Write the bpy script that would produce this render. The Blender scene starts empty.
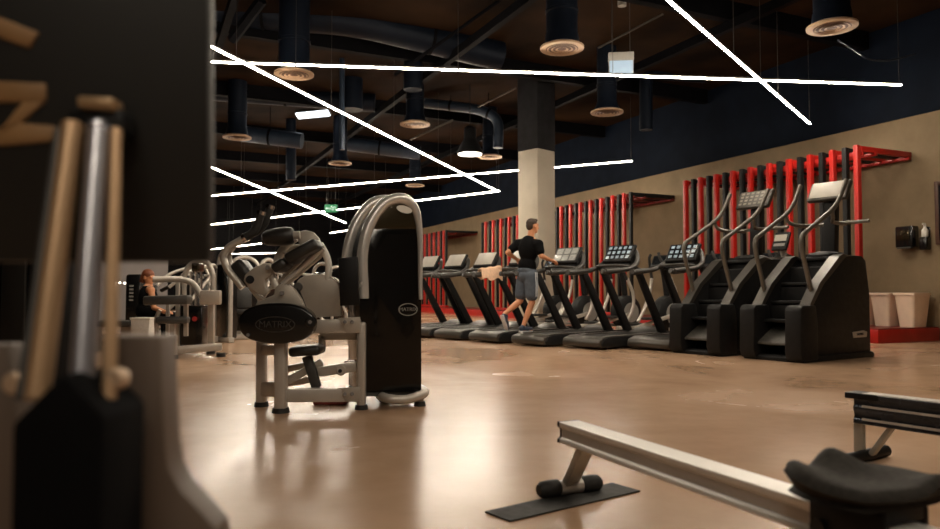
import bpy, bmesh, math, random
from mathutils import Vector, Matrix, Euler
random.seed(4)
V = Vector
scene = bpy.context.scene
COL = scene.collection
PI = math.pi
F = 715.0
CAMZ = 0.86
PITCH = math.radians(2.28)
CAM = V((0, 0, CAMZ))
# ------------------------------------------------------------------ photo geometry
def ray(px, py):
    r = (px - 470.0) / F
    u = (264.5 - py) / F
    d = V((r, math.cos(PITCH) - u * math.sin(PITCH), math.sin(PITCH) + u * math.cos(PITCH)))
    return d / d.y
def P(px, py, depth):
    return CAM + ray(px, py) * depth
def G(px, py, z=0.0):
    d = ray(px, py)
    return CAM + d * ((z - CAMZ) / d.z)
def Zp(px, py, z):
    return G(px, py, z)
UA = math.radians(24.8)
U = V((-math.sin(UA), math.cos(UA), 0))      # along the right-hand wall, away from the lens
N = V((math.cos(UA), math.sin(UA), 0))       # towards the right-hand wall
T_WALL, T_SLAT = 13.06, 11.61
def W(s, t, z=0.0):
    return U * s + N * t + V((0, 0, z))
def on_t(px, py, t):
    d = ray(px, py)
    k = t / (d.x * N.x + d.y * N.y)
    return CAM + d * k
def s_of(p):
    return p.x * U.x + p.y * U.y
def onplane(px, py, o, ang, off=0.0):
    """where the line of sight meets the vertical plane through o (shifted off to the left) along ang: (along, z)"""
    f = V((math.cos(ang), math.sin(ang), 0)); l = V((-f.y, f.x, 0))
    d = ray(px, py)
    k = (o.dot(l) + off - CAM.dot(l)) / d.dot(l)
    p = CAM + d * k
    return ((p - o).dot(f), p.z)

# ------------------------------------------------------------------ materials
MATS = {}
def mat(name, col, rough=0.5, metal=0.0, var=0.15, scale=6.0, bump=0.0, coat=0.0, spec=0.5, col2=None, rvar=0.08, emit=None, estr=0.0, stretch=None):
    if name in MATS: return MATS[name]
    m = bpy.data.materials.new(name); m.use_nodes = True
    nt = m.node_tree; b = nt.nodes['Principled BSDF']
    tc = nt.nodes.new('ShaderNodeTexCoord')
    no = nt.nodes.new('ShaderNodeTexNoise'); no.inputs['Scale'].default_value = scale; no.inputs['Detail'].default_value = 5
    if stretch:
        mp = nt.nodes.new('ShaderNodeMapping'); mp.inputs['Scale'].default_value = stretch
        nt.links.new(tc.outputs['Object'], mp.inputs['Vector']); nt.links.new(mp.outputs['Vector'], no.inputs['Vector'])
    else:
        nt.links.new(tc.outputs['Object'], no.inputs['Vector'])
    mr = nt.nodes.new('ShaderNodeMapRange')
    mr.inputs['From Min'].default_value = 0.3; mr.inputs['From Max'].default_value = 0.7
    nt.links.new(no.outputs['Fac'], mr.inputs['Value'])
    mx = nt.nodes.new('ShaderNodeMix'); mx.data_type = 'RGBA'
    c2 = col2 if col2 else tuple(c * (1 - var) for c in col)
    c1 = col if col2 else tuple(min(1, c * (1 + var)) for c in col)
    mx.inputs['A'].default_value = (*c1, 1); mx.inputs['B'].default_value = (*c2, 1)
    nt.links.new(mr.outputs['Result'], mx.inputs['Factor'])
    nt.links.new(mx.outputs['Result'], b.inputs['Base Color'])
    rr = nt.nodes.new('ShaderNodeMapRange')
    rr.inputs['To Min'].default_value = max(0.02, rough - rvar); rr.inputs['To Max'].default_value = min(1, rough + rvar)
    nt.links.new(no.outputs['Fac'], rr.inputs['Value']); nt.links.new(rr.outputs['Result'], b.inputs['Roughness'])
    b.inputs['Metallic'].default_value = metal
    b.inputs['Specular IOR Level'].default_value = spec
    b.inputs['Coat Weight'].default_value = coat; b.inputs['Coat Roughness'].default_value = 0.08
    if bump:
        bn = nt.nodes.new('ShaderNodeBump'); bn.inputs['Strength'].default_value = bump; bn.inputs['Distance'].default_value = 0.01
        nt.links.new(no.outputs['Fac'], bn.inputs['Height']); nt.links.new(bn.outputs['Normal'], b.inputs['Normal'])
    if emit:
        b.inputs['Emission Color'].default_value = (*emit, 1); b.inputs['Emission Strength'].default_value = estr
    MATS[name] = m
    return m

def floor_mat():
    m = bpy.data.materials.new('polished_concrete'); m.use_nodes = True
    nt = m.node_tree; b = nt.nodes['Principled BSDF']; L = nt.links.new
    tc = nt.nodes.new('ShaderNodeTexCoord')
    n1 = nt.nodes.new('ShaderNodeTexNoise'); n1.inputs['Scale'].default_value = 0.55; n1.inputs['Detail'].default_value = 6; n1.inputs['Distortion'].default_value = 1.2
    n2 = nt.nodes.new('ShaderNodeTexNoise'); n2.inputs['Scale'].default_value = 5.0; n2.inputs['Detail'].default_value = 8; n2.inputs['Roughness'].default_value = 0.62
    L(tc.outputs['Object'], n1.inputs['Vector']); L(tc.outputs['Object'], n2.inputs['Vector'])
    r1 = nt.nodes.new('ShaderNodeValToRGB')
    r1.color_ramp.elements[0].position = 0.3; r1.color_ramp.elements[0].color = (0.43, 0.268, 0.163, 1)
    r1.color_ramp.elements[1].position = 0.72; r1.color_ramp.elements[1].color = (0.54, 0.352, 0.228, 1)
    L(n1.outputs['Fac'], r1.inputs['Fac'])
    mx = nt.nodes.new('ShaderNodeMix'); mx.data_type = 'RGBA'; mx.blend_type = 'MULTIPLY'; mx.inputs['Factor'].default_value = 0.36
    r2 = nt.nodes.new('ShaderNodeValToRGB')
    r2.color_ramp.elements[0].position = 0.35; r2.color_ramp.elements[0].color = (0.80, 0.77, 0.74, 1)
    r2.color_ramp.elements[1].position = 0.62; r2.color_ramp.elements[1].color = (1, 1, 1, 1)
    L(n2.outputs['Fac'], r2.inputs['Fac'])
    L(r1.outputs['Color'], mx.inputs['A']); L(r2.outputs['Color'], mx.inputs['B']); L(mx.outputs['Result'], b.inputs['Base Color'])
    rr = nt.nodes.new('ShaderNodeMapRange'); rr.inputs['From Min'].default_value = 0.3; rr.inputs['From Max'].default_value = 0.7
    rr.inputs['To Min'].default_value = 0.17; rr.inputs['To Max'].default_value = 0.29
    L(n1.outputs['Fac'], rr.inputs['Value']); L(rr.outputs['Result'], b.inputs['Roughness'])
    bn = nt.nodes.new('ShaderNodeBump'); bn.inputs['Strength'].default_value = 0.09; bn.inputs['Distance'].default_value = 0.01
    L(n2.outputs['Fac'], bn.inputs['Height']); L(bn.outputs['Normal'], b.inputs['Normal'])
    b.inputs['Specular IOR Level'].default_value = 0.5
    return m

def emis(name, col, strength):
    m = bpy.data.materials.new(name); m.use_nodes = True
    nt = m.node_tree; b = nt.nodes['Principled BSDF']
    b.inputs['Base Color'].default_value = (col[0] * .25, col[1] * .25, col[2] * .25, 1)
    b.inputs['Emission Color'].default_value = (*col, 1); b.inputs['Emission Strength'].default_value = strength
    MATS[name] = m
    return m

def smoked_mat():
    m = bpy.data.materials.new('smoked_acrylic'); m.use_nodes = True
    nt = m.node_tree; L = nt.links.new
    for n in list(nt.nodes):
        if n.type != 'OUTPUT_MATERIAL': nt.nodes.remove(n)
    out = [n for n in nt.nodes if n.type == 'OUTPUT_MATERIAL'][0]
    tr = nt.nodes.new('ShaderNodeBsdfTransparent'); tr.inputs['Color'].default_value = (0.15, 0.14, 0.13, 1)
    pb = nt.nodes.new('ShaderNodeBsdfPrincipled'); pb.inputs['Base Color'].default_value = (0.006, 0.0055, 0.005, 1)
    pb.inputs['Roughness'].default_value = 0.07
    no = nt.nodes.new('ShaderNodeTexNoise'); no.inputs['Scale'].default_value = 3
    mr = nt.nodes.new('ShaderNodeMapRange'); mr.inputs['To Min'].default_value = 0.04; mr.inputs['To Max'].default_value = 0.14
    L(no.outputs['Fac'], mr.inputs['Value']); L(mr.outputs['Result'], pb.inputs['Roughness'])
    mx = nt.nodes.new('ShaderNodeMixShader'); mx.inputs['Fac'].default_value = 0.62
    L(tr.outputs[0], mx.inputs[1]); L(pb.outputs[0], mx.inputs[2]); L(mx.outputs[0], out.inputs['Surface'])
    return m

def wall_mat():
    m = bpy.data.materials.new('wall_concrete'); m.use_nodes = True
    nt = m.node_tree; b = nt.nodes['Principled BSDF']; L = nt.links.new
    tc = nt.nodes.new('ShaderNodeTexCoord')
    n1 = nt.nodes.new('ShaderNodeTexNoise'); n1.inputs['Scale'].default_value = 0.9; n1.inputs['Detail'].default_value = 7; n1.inputs['Roughness'].default_value = 0.65
    L(tc.outputs['Object'], n1.inputs['Vector'])
    r1 = nt.nodes.new('ShaderNodeValToRGB')
    r1.color_ramp.elements[0].position = 0.3; r1.color_ramp.elements[0].color = (0.175, 0.125, 0.068, 1)
    r1.color_ramp.elements[1].position = 0.7; r1.color_ramp.elements[1].color = (0.26, 0.188, 0.108, 1)
    L(n1.outputs['Fac'], r1.inputs['Fac']); L(r1.outputs['Color'], b.inputs['Base Color'])
    b.inputs['Roughness'].default_value = 0.75
    bn = nt.nodes.new('ShaderNodeBump'); bn.inputs['Strength'].default_value = 0.15; L(n1.outputs['Fac'], bn.inputs['Height']); L(bn.outputs['Normal'], b.inputs['Normal'])
    return m

M_FLOOR = floor_mat(); M_WALL = wall_mat(); M_SMOKE = smoked_mat()
M_NAVY = mat('navy_paint', (0.0032, 0.0065, 0.0145), 0.7, var=0.2, scale=2, spec=0.1)
M_CEIL = mat('ceiling_deck', (0.030, 0.015, 0.007), 0.85, col2=(0.006, 0.0035, 0.0025), scale=.7, spec=0.05)
M_BLACKWALL = mat('dark_back_wall', (0.006, 0.006, 0.007), 0.8, scale=1.5, spec=0.05)
M_GREYWALL = mat('grey_partition_paint', (0.16, 0.145, 0.14), 0.7, var=0.06, scale=2)
M_DUCT = mat('blue_black_duct', (0.005, 0.008, 0.015), 0.5, metal=0.3, var=0.15, scale=4, spec=0.15)
M_DUCTL = mat('slate_pipe', (0.018, 0.030, 0.052), 0.45, metal=0.3, var=0.15, scale=4)
M_BEAM = mat('dark_beam', (0.003, 0.003, 0.004), 0.7, spec=0.05)
M_WIRE = mat('wire_steel', (0.12, 0.11, 0.10), 0.4, metal=0.8)
M_DIFF = mat('diffuser_cream', (0.36, 0.24, 0.15), 0.6, var=0.1)
M_DIFFIN = mat('diffuser_core', (0.09, 0.045, 0.025), 0.6)
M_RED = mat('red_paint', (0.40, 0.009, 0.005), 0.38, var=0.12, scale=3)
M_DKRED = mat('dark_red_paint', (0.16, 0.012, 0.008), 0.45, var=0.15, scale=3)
M_BLK = mat('black_paint', (0.006, 0.006, 0.0065), 0.5, var=0.2, spec=0.25)
M_BLKG = mat('black_gloss_plastic', (0.006, 0.006, 0.006), 0.22, var=0.15, coat=0.3)
M_RUB = mat('black_rubber', (0.016, 0.015, 0.014), 0.72, var=0.25, scale=30, bump=0.1)
M_VINYL = mat('black_vinyl', (0.018, 0.016, 0.014), 0.42, var=0.2, scale=20, bump=0.05)
M_SIL = mat('silver_paint', (0.50, 0.46, 0.41), 0.32, metal=0.35, var=0.06, scale=8)
M_SILD = mat('silver_plate', (0.42, 0.375, 0.32), 0.4, metal=0.25, var=0.06, scale=8)
M_SATIN = mat('satin_silver', (0.68, 0.66, 0.63), 0.25, metal=0.5, var=.05)
M_RODS = mat('dull_steel_rod', (0.42, 0.42, 0.46), 0.3, metal=0.8, var=.06)
M_CHR = mat('polished_chrome', (0.72, 0.70, 0.68), 0.12, metal=1.0, var=0.04)
M_BRZ = mat('dark_bronze_plate', (0.055, 0.042, 0.022), 0.2, metal=0.7, var=0.1)
M_GREY = mat('machine_grey', (0.055, 0.052, 0.048), 0.45, var=0.1, metal=0.2)
M_LGREY = mat('light_grey_plastic', (0.24, 0.23, 0.21), 0.5, var=0.08)
M_CHAR = mat('charcoal_plastic', (0.011, 0.011, 0.0115), 0.5, var=0.15, scale=12, spec=0.2)
M_CHARL = mat('charcoal_trim', (0.055, 0.049, 0.042), 0.36, var=0.1, metal=0.3)
M_BELT = mat('tread_belt', (0.017, 0.016, 0.015), 0.62, var=0.2, scale=40, spec=0.2)
M_STEP = mat('step_tread', (0.06, 0.055, 0.048), 0.5, var=0.2, scale=25)
M_ALU = mat('rail_aluminium', (0.74, 0.71, 0.67), 0.33, metal=0.15, var=0.05, stretch=(1, 1, 30))
M_ALUS = mat('rail_aluminium_side', (0.50, 0.48, 0.46), 0.36, metal=0.15, var=0.05)
M_LEG = mat('warm_grey_leg', (0.42, 0.39, 0.33), 0.42, metal=0.1, var=0.05)
M_FOAM = mat('seat_foam', (0.017, 0.0135, 0.010), 0.7, var=0.3, scale=60, bump=0.08, spec=0.2)
M_BIN = mat('bin_plastic', (0.92, 0.71, 0.54), 0.5, var=0.05)
M_WHITE = mat('white_plastic', (0.75, 0.72, 0.66), 0.45, var=0.04)
M_CREAM = mat('column_cream', (0.56, 0.50, 0.40), 0.65, var=0.08, scale=2)
M_COLDK = mat('column_dark', (0.02, 0.02, 0.022), 0.7, spec=0.1)
M_SKIN = mat('skin', (0.60, 0.27, 0.135), 0.5, var=0.06, scale=8)
M_SHIRT = mat('black_jersey', (0.004, 0.004, 0.0045), 0.8, var=0.2, scale=30, bump=0.1, spec=0.08)
M_SHORTS = mat('slate_shorts', (0.075, 0.095, 0.125), 0.75, var=0.12, scale=20, bump=0.1)
M_STRIPE = mat('stripe_white', (0.55, 0.58, 0.62), 0.7, var=0.05)
M_HAIR = mat('brown_hair', (0.035, 0.018, 0.009), 0.6, var=0.4, scale=60, bump=0.3)
M_GINGER = mat('auburn_hair', (0.17, 0.045, 0.014), 0.6, var=0.3, scale=50)
M_SHOE = mat('navy_shoe', (0.03, 0.045, 0.08), 0.6, var=0.2, scale=30)
M_SOLE = mat('shoe_sole', (0.5, 0.52, 0.55), 0.6, var=0.05)
M_TOWEL = mat('white_towel', (0.66, 0.62, 0.56), 0.9, var=0.08, scale=30, bump=0.2)
M_LETTER = mat('ochre_lettering', (0.27, 0.15, 0.06), 0.5, var=0.2, scale=10)
M_BEIGEROD = mat('brass_tinted_rod', (0.42, 0.27, 0.15), 0.36, metal=0.4, var=0.06)
M_TAUPE = mat('taupe_panel', (0.115, 0.085, 0.066), 0.5, var=0.08, scale=5)
M_BROWN = mat('brown_board', (0.07, 0.03, 0.017), 0.5, var=0.2)
def screen_mat(name, base, icon, glow, nx, ny, fill, rough=.2):
    m = bpy.data.materials.new(name); m.use_nodes = True
    nt = m.node_tree; b = nt.nodes['Principled BSDF']; L = nt.links.new
    tc = nt.nodes.new('ShaderNodeTexCoord'); sp = nt.nodes.new('ShaderNodeSeparateXYZ'); L(tc.outputs['Generated'], sp.inputs[0])
    def cell(out, n):
        a_ = nt.nodes.new('ShaderNodeMath'); a_.operation = 'MULTIPLY'; L(out, a_.inputs[0]); a_.inputs[1].default_value = n
        f_ = nt.nodes.new('ShaderNodeMath'); f_.operation = 'FRACT'; L(a_.outputs[0], f_.inputs[0])
        c_ = nt.nodes.new('ShaderNodeMath'); c_.operation = 'COMPARE'; L(f_.outputs[0], c_.inputs[0]); c_.inputs[1].default_value = .5; c_.inputs[2].default_value = fill / 2
        return c_.outputs[0]
    pr_ = nt.nodes.new('ShaderNodeMath'); pr_.operation = 'MULTIPLY'; L(cell(sp.outputs['Y'], nx), pr_.inputs[0]); L(cell(sp.outputs['Z'], ny), pr_.inputs[1])
    no = nt.nodes.new('ShaderNodeTexNoise'); no.inputs['Scale'].default_value = 9; L(tc.outputs['Generated'], no.inputs['Vector'])
    p2_ = nt.nodes.new('ShaderNodeMath'); p2_.operation = 'MULTIPLY'; L(pr_.outputs[0], p2_.inputs[0]); L(no.outputs['Fac'], p2_.inputs[1])
    mx = nt.nodes.new('ShaderNodeMix'); mx.data_type = 'RGBA'; mx.inputs['A'].default_value = (*base, 1); mx.inputs['B'].default_value = (*icon, 1)
    L(p2_.outputs[0], mx.inputs['Factor']); L(mx.outputs['Result'], b.inputs['Base Color']); b.inputs['Roughness'].default_value = rough
    if glow:
        L(mx.outputs['Result'], b.inputs['Emission Color']); g_ = nt.nodes.new('ShaderNodeMath'); g_.operation = 'MULTIPLY'; L(p2_.outputs[0], g_.inputs[0]); g_.inputs[1].default_value = glow; L(g_.outputs[0], b.inputs['Emission Strength'])
    MATS[name] = m
    return m
M_ICONS = screen_mat('lit_icon_screen', (0.008, 0.009, 0.011), (0.45, 0.56, 0.65), .55, 5, 3, .62)
M_KEYS = screen_mat('key_panel', (0.05, 0.045, 0.038), (0.42, 0.38, 0.31), 0, 6, 4, .6, .45)
M_MAP = screen_mat('map_screen', (0.16, 0.16, 0.155), (0.5, 0.5, 0.46), .25, 3, 2, .8)
M_RAILG = mat('handrail_grey', (0.13, 0.118, 0.10), .4, metal=.4, var=.08)
M_PALE = mat('pale_panel', (0.40, 0.37, 0.32), .4, var=.08, scale=5)
M_LCD = mat('screen_glass', (0.01, 0.012, 0.014), 0.12, var=0.1)
M_WARM = (1.0, 0.80, 0.55)
E_TUBE = emis('led_tube_glow', (1.0, 0.865, 0.69), 158.0)
E_LAMP = emis('lamp_glow', (1.0, 0.9, 0.76), 8.0)
E_COOL = emis('cool_fluorescent', (0.85, 0.93, 1.0), 3.5)
E_SIGNB = emis('sign_face_glow', (0.50, 0.66, 0.80), 0.55)
E_GREEN = emis('exit_green', (0.01, 0.22, 0.08), 0.8)
E_WHITE = emis('exit_white', (0.8, 1.0, 0.85), 0.9)

# ------------------------------------------------------------------ mesh helpers
def rot_to(z):
    z = V(z).normalized()
    a = V((0, 0, 1)) if abs(z.z) < 0.95 else V((1, 0, 0))
    x = a.cross(z).normalized(); y = z.cross(x)
    return Matrix((x, y, z)).transposed()

def fillet(pts, r, n=5, closed=False):
    pts = [V(p) for p in pts]
    out = []
    L = len(pts)
    for i, p in enumerate(pts):
        if not closed and (i == 0 or i == L - 1):
            out.append(p); continue
        a = pts[i - 1]; c = pts[(i + 1) % L]
        da = a - p; dc = c - p
        k = min(r, da.length * 0.48, dc.length * 0.48)
        s = p + da.normalized() * k; e = p + dc.normalized() * k
        for j in range(n + 1):
            t = j / n
            out.append(s * (1 - t) ** 2 + p * 2 * t * (1 - t) + e * t * t)
    return out

class MB:
    def __init__(self):
        self.bm = bmesh.new()
    def _hull(self, verts, faces, bevel=0, seg=2):
        tmp = bmesh.new()
        vs = [tmp.verts.new(v) for v in verts]
        for f in faces:
            try: tmp.faces.new([vs[i] for i in f])
            except ValueError: pass
        bmesh.ops.recalc_face_normals(tmp, faces=tmp.faces[:])
        if bevel > 0:
            es = [e for e in tmp.edges if len(e.link_faces) == 2 and e.calc_face_angle(0) > 0.5]
            if es:
                bmesh.ops.bevel(tmp, geom=es, offset=bevel, segments=seg, affect='EDGES', clamp_overlap=True, profile=0.5)
        me = bpy.data.meshes.new('tmp'); tmp.to_mesh(me); tmp.free()
        self.bm.from_mesh(me); bpy.data.meshes.remove(me)
        return self
    def box(self, c, size, R=None, bevel=0.0, seg=2):
        c = V(c); hx, hy, hz = (x / 2 for x in size)
        R = R if R is not None else Matrix.Identity(3)
        vs = [c + R @ V((sx * hx, sy * hy, sz * hz)) for sx in (-1, 1) for sy in (-1, 1) for sz in (-1, 1)]
        fs = [(0, 1, 3, 2), (4, 6, 7, 5), (0, 4, 5, 1), (2, 3, 7, 6), (0, 2, 6, 4), (1, 5, 7, 3)]
        return self._hull(vs, fs, bevel, seg)
    def beam(self, a, b, w, h, up=(0, 0, 1), bevel=0.0, seg=2):
        a = V(a); b = V(b); x = (b - a); L = x.length; x.normalize(); up = V(up)
        y = up.cross(x)
        if y.length < 1e-4: y = V((0, 1, 0)).cross(x)
        y.normalize(); z = x.cross(y)
        return self.box((a + b) / 2, (L, w, h), Matrix((x, y, z)).transposed(), bevel, seg)
    def prism(self, poly, o, ux, uy, ext, bevel=0.0, seg=2):
        o = V(o); ux = V(ux); uy = V(uy); ext = V(ext)
        n = len(poly)
        vs = [o + ux * p[0] + uy * p[1] for p in poly]; vs += [v + ext for v in vs]
        fs = [tuple(range(n)), tuple(range(2 * n - 1, n - 1, -1))]
        fs += [(i, (i + 1) % n, n + (i + 1) % n, n + i) for i in range(n)]
        return self._hull(vs, fs, bevel, seg)
    def loft(self, rings, cap=True, closed=True):
        bm = self.bm
        R = [[bm.verts.new(v) for v in r] for r in rings]
        fs = []
        for a, b in zip(R[:-1], R[1:]):
            n = len(a)
            for i in range(n if closed else n - 1):
                fs.append(bm.faces.new((a[i], a[(i + 1) % n], b[(i + 1) % n], b[i])))
        if cap:
            fs.append(bm.faces.new(R[0][::-1])); fs.append(bm.faces.new(R[-1]))
        bmesh.ops.recalc_face_normals(bm, faces=fs)
        return self
    def tube(self, pts, r, seg=10, fil=0.0, closed=False, flat=1.0, up=None):
        pts = [V(p) for p in pts]
        if fil: pts = fillet(pts, fil, 6, closed)
        q = [pts[0]]
        for p in pts[1:]:
            if (p - q[-1]).length > 1e-5: q.append(p)
        pts = q; n = len(pts)
        rs = r if isinstance(r, (list, tuple)) else [r] * n
        if len(rs) != n: rs = [rs[0] + (rs[-1] - rs[0]) * i / (n - 1) for i in range(n)]
        rings = []; prev = None
        for i in range(n):
            t = (pts[min(i + 1, n - 1)] - pts[max(i - 1, 0)]).normalized()
            if prev is None:
                a = V(up) if up else (V((0, 0, 1)) if abs(t.z) < 0.9 else V((1, 0, 0)))
                x = (a - t * a.dot(t)).normalized()
            else:
                x = (prev - t * prev.dot(t)).normalized()
            prev = x; y = t.cross(x)
            rings.append([pts[i] + (x * math.cos(2 * PI * k / seg) + y * math.sin(2 * PI * k / seg) * flat) * rs[i] for k in range(seg)])
        return self.loft(rings)
    def cyl(self, a, b, r, r2=None, seg=20, bevel=0.0):
        a = V(a); b = V(b); r2 = r if r2 is None else r2
        R = rot_to(b - a)
        d = (b - a).normalized()
        prof = [(r, 0)] if not bevel else [(r - bevel, 0), (r, bevel)]
        L = (b - a).length
        prof += [(r2, L)] if not bevel else [(r2, L - bevel), (r2 - bevel, L)]
        rings = [[a + d * z + R @ V((math.cos(2 * PI * k / seg) * q, math.sin(2 * PI * k / seg) * q, 0)) for k in range(seg)] for q, z in prof]
        return self.loft(rings)
    def lathe(self, prof, o, axis=(0, 0, 1), seg=28, cap=True):
        o = V(o); R = rot_to(axis); d = V(axis).normalized()
        rings = [[o + d * z + R @ V((math.cos(2 * PI * k / seg) * q, math.sin(2 * PI * k / seg) * q, 0)) for k in range(seg)] for q, z in prof]
        return self.loft(rings, cap)
    def ell(self, c, rad, R=None, seg=20, rings=12):
        R = R if R is not None else Matrix.Identity(3); c = V(c)
        rr = []
        for i in range(1, rings):
            th = PI * i / rings
            rr.append([c + R @ V((rad[0] * math.sin(th) * math.cos(2 * PI * k / seg), rad[1] * math.sin(th) * math.sin(2 * PI * k / seg), -rad[2] * math.cos(th))) for k in range(seg)])
        return self.loft(rr)
    def capsule(self, a, b, ra, rb, seg=14):
        a = V(a); b = V(b); d = b - a
        if d.length < 1e-5: return self.ell(a, (ra,) * 3, seg=seg)
        dn = d.normalized(); R = rot_to(dn); rings = []
        def ring(c, q): return [c + R @ V((math.cos(2 * PI * k / seg) * q, math.sin(2 * PI * k / seg) * q, 0)) for k in range(seg)]
        for i in range(1, 6):
            th = PI / 2 * i / 5; rings.append(ring(a - dn * ra * math.cos(th), ra * math.sin(th)))
        for i in range(0, 5):
            th = PI / 2 * i / 5; rings.append(ring(b + dn * rb * math.sin(th), rb * math.cos(th)))
        return self.loft(rings)
    def text(self, s, o, ux, uy, height, depth=0.004):
        cu = bpy.data.curves.new('txt', 'FONT'); cu.body = s; cu.size = 1.0; cu.align_x = 'CENTER'; cu.align_y = 'CENTER'; cu.extrude = 0.02
        ob = bpy.data.objects.new('txt', cu); COL.objects.link(ob)
        dg = bpy.context.evaluated_depsgraph_get(); me = bpy.data.meshes.new_from_object(ob.evaluated_get(dg))
        bpy.data.objects.remove(ob); bpy.data.curves.remove(cu)
        ux = V(ux).normalized(); uy = V(uy).normalized(); uz = ux.cross(uy); k = height / 0.7
        for v in me.vertices:
            c = v.co.copy(); v.co = V(o) + ux * c.x * k + uy * c.y * k + uz * (c.z / 0.02) * depth / 2
        self.bm.from_mesh(me); bpy.data.meshes.remove(me)
        return self
    def xf(self, M):
        bmesh.ops.transform(self.bm, matrix=M, verts=self.bm.verts[:]); return self
    def build(self, name, m, parent=None, origin=None, smooth=40, label=None):
        me = bpy.data.meshes.new(name)
        if origin is not None:
            bmesh.ops.translate(self.bm, vec=-V(origin), verts=self.bm.verts[:])
        self.bm.to_mesh(me); self.bm.free()
        if m: me.materials.append(m)
        for p in me.polygons: p.use_smooth = True
        me.set_sharp_from_angle(angle=math.radians(smooth))
        o = bpy.data.objects.new(name, me); COL.objects.link(o)
        if parent is not None: o.parent = parent
        if label: o['label'] = label
        return o

def tag(o, label, cat, group=None, kind=None):
    o['label'] = label; o['category'] = cat
    if group: o['group'] = group
    if kind: o['kind'] = kind
    return o
def thing(name, label, cat, loc=(0, 0, 0), rz=0.0, group=None):
    o = bpy.data.objects.new(name, None); COL.objects.link(o)
    o.empty_display_size = 0.1
    o.location = loc; o.rotation_euler = (0, 0, rz)
    return tag(o, label, cat, group)
def structure(name, mb, m, label=None):
    o = mb.build(name, m); o['kind'] = 'structure'
    if label: o['label'] = label
    return o
def dup(root, loc, rz, label, group=None):
    r = root.copy(); COL.objects.link(r); r.location = loc; r.rotation_euler = (0, 0, rz); r['label'] = label
    if group: r['group'] = group
    for ch in list(root.children):
        c = ch.copy(); COL.objects.link(c); c.parent = r
        for g in list(ch.children):
            d = g.copy(); COL.objects.link(d); d.parent = c
    return r

# ================================================================== THE ROOM
CEILZ = 6.0
S0, S1, TL = -6.0, 40.0, -17.0
def quad_slab(name, pts, z0, z1, m):
    mb = MB(); n = len(pts)
    mb.prism([(p.x, p.y) for p in pts], (0, 0, z0), (1, 0, 0), (0, 1, 0), (0, 0, z1 - z0))
    return structure(name, mb, m)
room = [W(S0, TL), W(S0, T_WALL + .2), W(S1, T_WALL + .2), W(S1, TL)]
quad_slab('floor', room, -0.1, 0.0, M_FLOOR)
quad_slab('ceiling', room, CEILZ, CEILZ + 0.1, M_CEIL)
def wall(name, s0, t0, s1, t1, z0, z1, m):
    mb = MB(); mb.box(W((s0 + s1) / 2, (t0 + t1) / 2, (z0 + z1) / 2), (abs(t1 - t0), abs(s1 - s0), z1 - z0), Matrix.Rotation(UA, 3, 'Z'))
    return structure(name, mb, m)
wall('wall_right', S0, T_WALL, S1, T_WALL + .2, 0, 4.16, M_WALL)
wall('wall_right_upper', S0, T_WALL - .03, S1, T_WALL + .2, 4.16, CEILZ, M_NAVY)
wall('wall_back', S1, TL, S1 + .2, T_WALL + .2, 0, CEILZ, M_BLACKWALL)
wall('wall_left', S0, TL - .2, S1, TL, 0, CEILZ, M_BLACKWALL)
wall('wall_front', S0 - .2, TL, S0, T_WALL + .2, 0, CEILZ, M_GREYWALL)
# grey partition behind the machines on the left
pa, pb = P(98, 293, 20.5), P(166, 293, 22.5)
mb = MB(); mb.beam(V((pa.x, pa.y, 1.35)), V((pb.x, pb.y, 1.35)), 0.15, 2.7)
structure('wall_partition', mb, M_GREYWALL)
# roof beams under the deck
k = 0
for s in [5.0 + 4.4 * i for i in range(8)]:
    mb = MB(); mb.beam(W(s, TL + .1, CEILZ - .17), W(s, T_WALL - .1, CEILZ - .17), 0.16, 0.34)
    structure('trim_%d' % k, mb, M_BEAM, 'dark roof beam'); k += 1
for t in (-12, -7.5, -3.2, 1.3, 5.6, 9.4):
    mb = MB(); mb.beam(W(S0 + .2, t, CEILZ - .42), W(S1 - .2, t, CEILZ - .42), 0.12, 0.16)
    structure('trim_%d' % k, mb, M_BEAM, 'dark roof purlin'); k += 1

# column
cb = P(538, 293, 16.6); ang = math.radians(43); a = 0.62
cf = V((math.cos(ang), math.sin(ang), 0)); cl = V((-cf.y, cf.x, 0))
c0 = V((cb.x, cb.y, 0)) + cf * a / 2 + cl * a / 2
zc = P(538, 148, 16.6).z
mb = MB(); mb.box(c0 + V((0, 0, zc / 2)), (a, a, zc), Matrix.Rotation(ang, 3, 'Z'), 0.01)
structure('column', mb, M_CREAM, 'square cream column behind the running man')
mb = MB(); mb.box(c0 + V((0, 0, (zc + CEILZ) / 2)), (a + .02, a + .02, CEILZ - zc), Matrix.Rotation(ang, 3, 'Z'), 0.01)
structure('column_upper', mb, M_COLDK, 'dark painted upper part of the column')

# red platform along the wall
ps0 = 8.15
mb = MB(); mb.box(W((ps0 + 36) / 2, (11.4 + T_WALL) / 2, 0.115), (T_WALL - 11.4, 36 - ps0, 0.23), Matrix.Rotation(UA, 3, 'Z'), 0.008)
pl = mb.build('platform', M_RED); tag(pl, 'low red platform running along the foot of the concrete wall', 'platform')
mb = MB(); mb.box(W((ps0 + .03 + 36) / 2, (11.43 + T_WALL) / 2, 0.24), (T_WALL - 11.45, 36 - ps0, 0.02), Matrix.Rotation(UA, 3, 'Z'))
mb.build('deck_top', M_DKRED, pl, label='dark top surface')

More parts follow.
